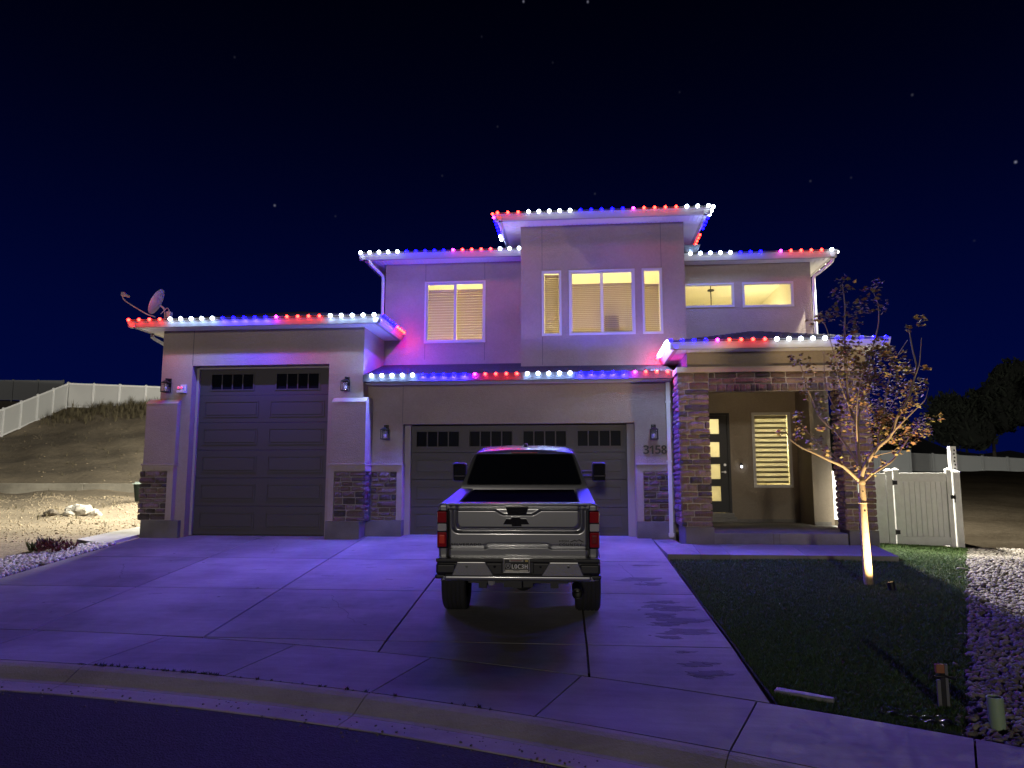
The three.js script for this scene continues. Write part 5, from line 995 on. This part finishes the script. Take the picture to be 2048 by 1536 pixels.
// ------------------------------------------------------------------ the young tree and its uplight
{
  const t = thing('young_tree', 'slender young tree with sparse bronze leaves, lit from below', 'tree', [5.9, -0.43, 4.2]);
  const tr = [[5.9, -0.5, 4.2], [5.89, -0.03, 4.2], [5.88, 0.55, 4.2], [5.88, 0.98, 4.2], [5.87, 1.21, 4.2]];
  const trunk = part(t, 'trunk', [tube(tr, 0.072, 14, 0.055), new THREE.SphereGeometry(0.064, 14, 10).scale(1, 1.5, 1).translate(5.875, 1.19, 4.2), new THREE.TorusGeometry(0.058, 0.012, 8, 18).rotateX(Math.PI / 2).translate(5.88, 0.86, 4.2)], M.bark);
  part(trunk, 'knot', [new THREE.SphereGeometry(0.016, 10, 8).scale(1, 1, 0.5).translate(5.885, 0.74, 4.258), new THREE.SphereGeometry(0.011, 10, 8).scale(1, 1, 0.5).translate(5.875, 1.04, 4.255)], M.darkGap);
  const B = [
    [[[5.88, 1.17, 4.2], [5.61, 1.41, 4.3], [5.47, 1.47, 4.4], [5.32, 1.52, 4.5], [5.05, 1.63, 4.65], [4.8, 1.72, 4.8], [4.62, 1.84, 4.9], [4.55, 1.98, 4.95]], 0.031],
    [[[5.61, 1.41, 4.3], [5.52, 1.52, 4.35], [5.41, 1.64, 4.3], [5.35, 1.7, 4.3], [5.22, 1.85, 4.2], [5.08, 2.03, 4.1], [5.02, 2.18, 4.05], [5.01, 2.31, 4.0]], 0.018],
    [[[5.88, 1.19, 4.2], [5.88, 1.29, 4.2], [5.87, 1.46, 4.18], [5.87, 1.73, 4.15], [5.89, 2.09, 4.12], [5.83, 2.28, 4.1], [5.78, 2.44, 4.1], [5.77, 3.0, 4.1], [5.77, 3.62, 4.15], [5.78, 4.06, 4.2], [5.76, 4.42, 4.2]], 0.036],
    [[[5.87, 1.46, 4.2], [5.8, 1.62, 4.1], [5.65, 1.98, 3.9], [5.55, 2.11, 3.8], [5.44, 2.28, 3.7], [5.4, 2.42, 3.65], [5.35, 2.61, 3.6], [5.3, 2.74, 3.6], [5.21, 3.18, 3.55], [5.09, 3.34, 3.55]], 0.026],
    [[[5.81, 2.22, 4.1], [5.68, 2.32, 3.9], [5.58, 2.6, 3.8], [5.54, 2.89, 3.75], [5.57, 3.41, 3.7]], 0.012],
    [[[5.89, 2.08, 4.12], [6.04, 2.52, 3.95], [6.2, 2.91, 3.85], [6.32, 3.38, 3.8], [6.44, 3.8, 3.8], [6.46, 4.13, 3.8], [6.4, 4.35, 3.8]], 0.022],
    [[[5.8, 2.38, 4.1], [5.57, 2.72, 4.4], [5.49, 3.11, 4.5], [5.34, 3.67, 4.55], [5.21, 3.77, 4.55]], 0.012],
    [[[5.88, 1.25, 4.2], [5.9, 1.38, 4.25], [5.96, 1.52, 4.3], [6.1, 1.74, 4.4], [6.25, 1.9, 4.5], [6.31, 2.15, 4.6], [6.36, 2.27, 4.65], [6.46, 2.44, 4.7], [6.54, 2.67, 4.7], [6.62, 2.94, 4.7], [6.58, 3.22, 4.7], [6.55, 3.53, 4.7]], 0.036],
    [[[6.1, 1.74, 4.4], [6.2, 1.99, 4.2], [6.3, 2.18, 4.1], [6.36, 2.41, 4.05], [6.4, 2.59, 4.05], [6.49, 2.88, 4.0], [6.61, 3.18, 3.95], [6.83, 3.51, 3.95]], 0.02],
    [[[6.25, 1.91, 4.5], [6.28, 2.05, 4.8], [6.43, 2.26, 5.0], [6.54, 2.4, 5.1], [6.6, 2.58, 5.1]], 0.017],
    [[[6.53, 2.67, 4.7], [6.62, 2.97, 4.8], [6.66, 3.38, 4.85]], 0.009],
    [[[5.88, 1.17, 4.2], [6.06, 1.3, 4.1], [6.33, 1.44, 3.95], [6.5, 1.53, 3.85], [6.69, 1.69, 3.7], [6.9, 1.93, 3.6], [7.06, 2.1, 3.5], [7.24, 2.2, 3.45]], 0.026],
    [[[6.02, 1.59, 4.35], [6.11, 1.62, 4.5], [6.2, 1.65, 4.65], [6.27, 1.72, 4.7]], 0.009],
    [[[6.3, 2.18, 4.1], [6.5, 2.3, 3.7], [6.7, 2.5, 3.5], [6.85, 2.7, 3.4]], 0.012],
    [[[5.87, 1.8, 4.15], [5.75, 2.1, 4.5], [5.7, 2.45, 4.75], [5.75, 2.9, 4.9]], 0.012],
  ];
  for (const [p, r] of B) part(t, 'branch', tube(p, r, 8, Math.max(0.004, r * 0.22)), M.bark);
  // leaves: five lobed, folded a little, gathered in small clusters
  const leaf = () => { const s = new THREE.Shape(), out = [[0, 0], [0.10, 0.12], [0.42, 0.10], [0.33, 0.28], [0.55, 0.5], [0.30, 0.52], [0.26, 0.68], [0.12, 0.66], [0, 1]]; s.moveTo(0, 0); out.slice(1).forEach(p => s.lineTo(...p)); out.slice(1, -1).reverse().forEach(p => s.lineTo(-p[0], p[1])); const g = new THREE.ShapeGeometry(s), p = g.attributes.position; const k = rr(0.2, 0.5); for (let i = 0; i < p.count; i++) p.setZ(i, Math.abs(p.getX(i)) * k - p.getY(i) ** 2 * rr(0.15, 0.3)); g.computeVertexNormals(); return g; };
  const lm = std('leaf', [0.25, 0.175, 0.075], 0.75, { side: THREE.DoubleSide });
  const spots = [[5.74, 4.38, .14], [5.62, 4.24, .11], [5.58, 3.99, .13], [5.78, 3.94, .14], [5.9, 4.02, .13], [5.5, 3.9, .11], [5.37, 3.82, .08], [5.28, 3.82, .06], [5.93, 3.81, .11], [5.8, 3.73, .11], [6.15, 4.22, .14], [6.23, 4.35, .1], [6.12, 4.06, .11], [6.31, 4.04, .13], [6.92, 3.79, .1], [6.79, 3.67, .06], [4.91, 3.23, .06], [5.02, 3.15, .06], [5.15, 3.2, .11], [5.18, 3.04, .1], [5.13, 2.79, .11], [5.14, 2.63, .08], [4.97, 2.25, .11], [5.02, 2.04, .08], [4.75, 2.02, .06], [4.79, 1.88, .06], [5.05, 1.77, .1], [5.24, 1.86, .08], [5.31, 1.74, .06], [5.36, 1.61, .08], [5.51, 1.5, .06], [5.28, 2.53, .1], [5.32, 2.34, .08], [5.45, 2.19, .06], [5.53, 2.09, .06], [5.35, 2.07, .06], [6.51, 1.76, .14], [5.99, 1.58, .11], [6.26, 1.5, .06], [6.0, 1.34, .06], [5.78, 1.42, .06], [5.71, 2.06, .08], [6.49, 3.39, .06], [6.38, 3.31, .06], [6.79, 2.97, .06], [6.93, 3.01, .06], [6.88, 2.83, .06], [6.16, 1.85, .1], [6.89, 1.97, .08], [6.78, 1.93, .08], [6.07, 1.65, .08]];
  const cl = spots.map(([x, y, r]) => [x, y, 4.2 + (x < 5.6 ? 0.3 * (5.6 - x) * (y < 2 ? 1.6 : -1.0) : 0) + rr(-0.15, 0.15), r]);
  const ell = (cx, cy, rx, ry, n) => { for (let i = 0; i < n; i++) { const a = rr(0, 6.283), k = Math.sqrt(rnd()); cl.push([cx + Math.cos(a) * rx * k, cy + Math.sin(a) * ry * k, 4.2 + rr(-0.55, 0.55) * Math.sqrt(1 - k * k * 0.8), rr(0.06, 0.12)]); } };
  ell(5.84, 2.99, 0.30, 0.52, 30); ell(6.54, 2.33, 0.50, 0.52, 52); ell(6.31, 2.98, 0.34, 0.38, 30); ell(5.98, 3.42, 0.26, 0.30, 16); ell(5.86, 2.35, 0.2, 0.3, 9);
  const L = []; for (const [x, y, z, r] of cl) { const n = Math.round(r * 160 * rr(0.85, 1.2)) + 2; for (let i = 0; i < n; i++) { const v = new THREE.Vector3(rr(-1, 1), rr(-1, 1), rr(-1, 1)); if (v.length() > 1) v.normalize(); L.push([x + v.x * r, y + v.y * r, z + v.z * r]); } }
  const tint = () => { const q = rnd(), k = rr(0.6, 1.35); return q < 0.35 ? [k * 0.95, k * 0.68, k * 0.6] : q < 0.75 ? [k, k * 0.98, k * 0.85] : [k * 0.85, k * 1.1, k * 0.8]; };
  for (let v = 0; v < 3; v++) { let i = v; scatter(t, leaf(), lm, Math.ceil(L.length / 3), () => { if (i >= L.length) return null; const p = L[i]; i += 3; return { x: p[0], y: p[1], z: p[2], s: rr(0.045, 0.088), rx: rr(0.9, 2.7), ry: rr(0, 6.3), rz: rr(-0.6, 0.6), c: tint() }; }, { name: 'crown' }); }
  part(t, 'nursery_tag', bx(5.80, 5.815, 1.02, 1.16, 4.25, 4.254).rotateZ(0.0), std('tagBlue', [0.3, 0.42, 0.5], 0.5));
}
{
  const x = 6.06, y = lawnY(6.06, 4.68), z = 4.68, t = thing('landscape_light', 'small black spotlight on the lawn at the foot of the young tree', 'spotlight', [x, y, z]);
  part(t, 'stake', cyl([x, y - 0.1, z], [x, y + 0.05, z], 0.012), M.blackMetal);
  const aim = new THREE.Vector3(5.87, 1.3, 4.1), d = aim.clone().sub(new THREE.Vector3(x, y + 0.07, z)).normalize(), c = new THREE.Vector3(x, y + 0.07, z);
  const A = c.clone().addScaledVector(d, -0.05).toArray(), Bb = c.clone().addScaledVector(d, 0.07).toArray();
  part(t, 'housing', [cyl(A, Bb, 0.05, 0.058, 20)], M.blackMetal);
  part(t, 'lens', cyl(c.clone().addScaledVector(d, 0.07).toArray(), c.clone().addScaledVector(d, 0.074).toArray(), 0.045, 0.045, 20), new THREE.MeshStandardMaterial({ color: 0xffffff, emissive: new THREE.Color().setRGB(1, 0.62, 0.25), emissiveIntensity: 2 }));
  const s = new THREE.SpotLight(new THREE.Color().setRGB(1.0, 0.74, 0.40), UPLIGHT, 0, 1.25, 1, 2), o = c.clone().addScaledVector(d, 0.09);
  s.position.copy(o); s.target.position.copy(aim); s.castShadow = true; s.shadow.radius = 2; scene.add(s, s.target);
}

// ------------------------------------------------------------------ small things in the garden
{
  const P = [[-9.05, 2.35, 0.36], [-9.45, 2.15, 0.26], [-9.62, 4.2, 0.3]];
  P.forEach(([x, z, s], n) => {
    const y = yLeft(x, z), t = thing('red_shrub', ['dark red leafy shrub in the white gravel left of the driveway', 'smaller green and red plant just left of the dark red shrub', 'dark red shrub at the left edge of the picture in the gravel'][n], 'shrub', [x, y, z]);
    for (let i = 0; i < 9; i++) { const a = i * 0.7 + n, l = s * rr(0.6, 1.1); part(t, 'stem', tube([[x, y - 0.02, z], [x + Math.cos(a) * l * 0.3, y + l * 0.6, z + Math.sin(a) * l * 0.3], [x + Math.cos(a) * l * 0.8, y + l * rr(0.6, 1.1), z + Math.sin(a) * l * 0.8]], 0.006, 5, 0.003), M.nightTrunk); }
    scatter(t, tuft(4, 0.16, 0.016, 0.1), n === 1 ? std('greenLeaf', [0.06, 0.075, 0.03], 0.8, { side: THREE.DoubleSide }) : M.redLeaf, 110, () => { const a = rr(0, 6.3), q = Math.sqrt(rnd()) * s, e = rr(0, 1); return { x: x + Math.cos(a) * q, y: y + e * s * 0.75 * (1 - q / s * 0.5), z: z + Math.sin(a) * q, s: rr(0.5, 1.1), ry: rr(0, 6), rx: rr(-0.8, 0.8), rz: rr(-0.8, 0.8) }; }, { name: 'foliage' });
  });
  const R = [[-13.7, -4.7, 0.22], [-13.35, -4.55, 0.3], [-13.05, -4.6, 0.2], [-14.2, -4.4, 0.17], [-13.5, -4.2, 0.13], [-14.5, -4.6, 0.1]];
  const lab = ['pale boulder in the middle of the rock pile on the left yard', 'largest pale boulder of the rock pile on the left yard', 'pale boulder at the right end of the rock pile', 'darker low rock left of the pale boulders on the left yard', 'small rock in front of the pale boulders', 'smallest rock at the left end of the rock pile'];
  R.forEach(([x, z, s], i) => { const g = mergeVertices(new THREE.IcosahedronGeometry(s, 2).deleteAttribute('uv').deleteAttribute('normal')), p = g.attributes.position; for (let k = 0; k < p.count; k++) { const f = 1 + 0.28 * Math.sin(p.getX(k) * 17 + i) * Math.cos(p.getZ(k) * 15 + p.getY(k) * 12); p.setXYZ(k, p.getX(k) * f * 1.2, p.getY(k) * f * 0.75, p.getZ(k) * f); } g.computeVertexNormals(); const y = groundY(x, z); const t = thing('boulder', lab[i], 'rock', [x, y, z]); part(t, 'rock', toCreasedNormals(g, 0.6).translate(x, y + s * 0.35, z), std('rock' + i, i === 3 || i === 5 ? [0.2, 0.17, 0.13] : [0.6, 0.57, 0.5], 0.9, { map: stoneMap, bumpMap: stoneBump, bumpScale: 0.02 })); });
}
{
  const gy = (x, z) => lawnY(x, z);
  { const x = 4.98, z = 9.62, y = gy(x, z), t = thing('pipe_stub', 'pale green plastic pipe standing up in the bottom right corner', 'pipe', [x, y, z]), m = std('greenPipe', [0.30, 0.42, 0.25], 0.5);
    part(t, 'pipe', [new THREE.CylinderGeometry(0.064, 0.062, 0.34, 28, 1, true).translate(0, 0.10, 0), new THREE.CylinderGeometry(0.055, 0.055, 0.34, 28, 1, true).translate(0, 0.10, 0), new THREE.RingGeometry(0.055, 0.064, 28).rotateX(-Math.PI / 2).translate(0, 0.27, 0), new THREE.CylinderGeometry(0.055, 0.055, 0.01, 24).translate(0, 0.1, 0)].map(g => g.rotateZ(0.04).translate(x, y, z)), m); }
  { const x = 4.74, z = 9.2, y = gy(x, z), t = thing('utility_marker', 'bundle of thin white and orange capped stakes at the end of the lawn', 'stake', [x, y, z]);
    const wm = std('markerWhite', [0.13, 0.13, 0.135], 0.6), om = std('markerOrange', [0.3, 0.11, 0.04], 0.6);
    part(t, 'stake', [bx(x - 0.055, x - 0.025, y - 0.1, y + 0.26, z - 0.01, z + 0.01)], wm); part(t, 'stake', [bx(x + 0.02, x + 0.045, y - 0.1, y + 0.40, z - 0.01, z + 0.01)], wm);
    part(t, 'cap', rb(x - 0.06, x + 0.015, y + 0.32, y + 0.40, z - 0.02, z + 0.02, 0.006), om); part(t, 'post', bx(x - 0.024, x + 0.019, y - 0.1, y + 0.32, z - 0.012, z + 0.008), M.blackMetal);
    part(t, 'clip', tube([[x - 0.08, y + 0.29, z + 0.02], [x, y + 0.30, z + 0.03], [x + 0.1, y + 0.27, z + 0.02]], 0.012, 6), M.blackMetal); }
  { const x = 3.55, z = 9.02, y = gy(x, z), t = thing('flat_stone', 'long pale flat stone lying at the edge of the lawn by the sidewalk', 'stone', [x, y, z]);
    const g = rb(-0.27, 0.27, -0.02, 0.035, -0.06, 0.06, 0.02, 3), p = g.attributes.position; for (let i = 0; i < p.count; i++) { const u = p.getX(i); p.setZ(i, p.getZ(i) * (1 - 0.25 * Math.sin(u * 5)) + 0.03 * Math.sin(u * 9)); } g.computeVertexNormals();
    part(t, 'stone', g.rotateY(-0.42).rotateZ(-0.02).translate(x, y + 0.015, z), std('flatStone', [0.3, 0.3, 0.33], 0.7, { map: stoneMap })); }
  { const x = 4.42, z = 9.42, y = gy(x, z), t = thing('plastic_sheet', 'crumpled dark plastic sheet lying at the lawn edge near the sidewalk', 'plastic sheet', [x, y, z]);
    const g = new THREE.PlaneGeometry(0.62, 0.3, 30, 16).rotateX(-Math.PI / 2), p = g.attributes.position; for (let i = 0; i < p.count; i++) p.setY(i, 0.018 + 0.010 * Math.sin(p.getX(i) * 31 + p.getZ(i) * 40) + 0.010 * Math.sin(p.getX(i) * 13 - p.getZ(i) * 57)); g.computeVertexNormals();
    part(t, 'sheet', g.rotateY(-0.45).rotateZ(-0.03).translate(x, y, z), std('plasticSheet', [0.02, 0.022, 0.03], 0.18, { side: THREE.DoubleSide })); }
  { const t = thing('concrete_walk', 'concrete front walk leading from the driveway to the porch step', 'path', [5, -0.1, 1.8]); t.userData.kind = 'structure';
    const wy = (x, z) => -0.045 - 0.10 * smooth(1.2, 2.3, z), xs = [[2.985, 3.02], [3.62, 3.62], [4.15, 4.15], [5.52, 5.52], [7.12, 7.12]];
    for (let i = 0; i + 1 < xs.length; i++) part(t, 'slab', slab(i === 0 ? [[2.945, 0.115], [3.40, 0.115], [3.40, 1.17], [3.615, 1.17], [3.615, 2.3], [3.02, 2.3]] : [[xs[i][0] + 0.005, 1.19], [xs[i + 1][0] - 0.005, 1.19], [xs[i + 1][0] - 0.005, 2.3], [xs[i][0] + 0.005, 2.3]], wy, 0.22), CONC[i % 3]); }
}

// ------------------------------------------------------------------ night background: dark trees, a ridge, a street lamp behind the viewer
function nightTree(x, z, h, w, label) {
  const y = groundY(x, z), t = thing('dark_tree', label, 'tree', [x, y, z]);
  part(t, 'trunk', cyl([x, y - 0.3, z], [x, y + h * 0.5, z], 0.22, 0.1, 8), M.nightTrunk);
  const lobes = Array.from({ length: 9 }, () => [rr(-0.5, 0.5) * w, h * rr(0.35, 0.88), rr(-0.4, 0.4) * w, rr(0.22, 0.38) * w]);
  const cores = lobes.map(l => { const g = mergeVertices(new THREE.IcosahedronGeometry(l[3] * 0.95, 3).deleteAttribute('uv').deleteAttribute('normal')), p = g.attributes.position; for (let i = 0; i < p.count; i++) { const k = rr(0.72, 1.08); p.setXYZ(i, p.getX(i) * k, p.getY(i) * k * 0.9, p.getZ(i) * k); } g.computeVertexNormals(); return g.translate(x + l[0], y + l[1], z + l[2]); });
  part(t, 'inner_crown', cores, M.nightCore);
  scatter(t, tuft(5, 0.7, 0.12, 0.5), M.nightTree, 900, () => { const l = lobes[Math.floor(rnd() * lobes.length)], v = new THREE.Vector3(rr(-1, 1), rr(-1, 1), rr(-1, 1)); if (v.length() > 1) return null; return { x: x + l[0] + v.x * l[3], y: y + l[1] + v.y * l[3] * 0.9, z: z + l[2] + v.z * l[3], s: rr(0.6, 1.4), ry: rr(0, 6), rx: rr(-1.2, 1.2), rz: rr(-1.2, 1.2) }; }, { name: 'crown' });
}
nightTree(41.0, -68, 7.4, 4, 'smallest dark tree silhouette, farthest left of the right background trees');
nightTree(45.0, -68, 9.0, 6, 'dark tree silhouette between the smallest tree and the tall trees at right');
nightTree(49.5, -70, 11.6, 7, 'tall dark tree silhouette second from the right edge');
nightTree(55.5, -68, 12.8, 8, 'tallest dark tree silhouette at the right edge of the picture');
nightTree(51.5, -60, 9.0, 8, 'low dark tree silhouette in front of the two tall trees at right');
nightTree(35.5, -72, 5.2, 5, 'low dark tree silhouette behind the young tree crown');
nightTree(30.5, -74, 5.0, 5, 'low dark tree silhouette seen through the young tree near the house');
{
  const pos = [], n = 60; for (let i = 0; i <= n; i++) { const x = lerp(-170, 170, i / n), h = 7 + 2.2 * Math.sin(i * 0.5) + 1.2 * Math.sin(i * 1.7) + (x < 0 ? 9 : 0) * smooth(10, -40, x); pos.push([x, h]); }
  const g = sheet(pos.map(p => p[0]), [-160, -140, -118], (x, z) => { const h = curve(pos, x); return z < -150 ? h * 0.7 : z < -130 ? h : curve(x < 0 ? hillL : hillR, z) - 0.3; });
  structure('hill', g, M.nightTree, 'black ridge on the horizon');
}
scene.traverse(o => { if (o.isMesh) { o.castShadow = true; o.receiveShadow = true; } });
renderer.render(scene, camera);
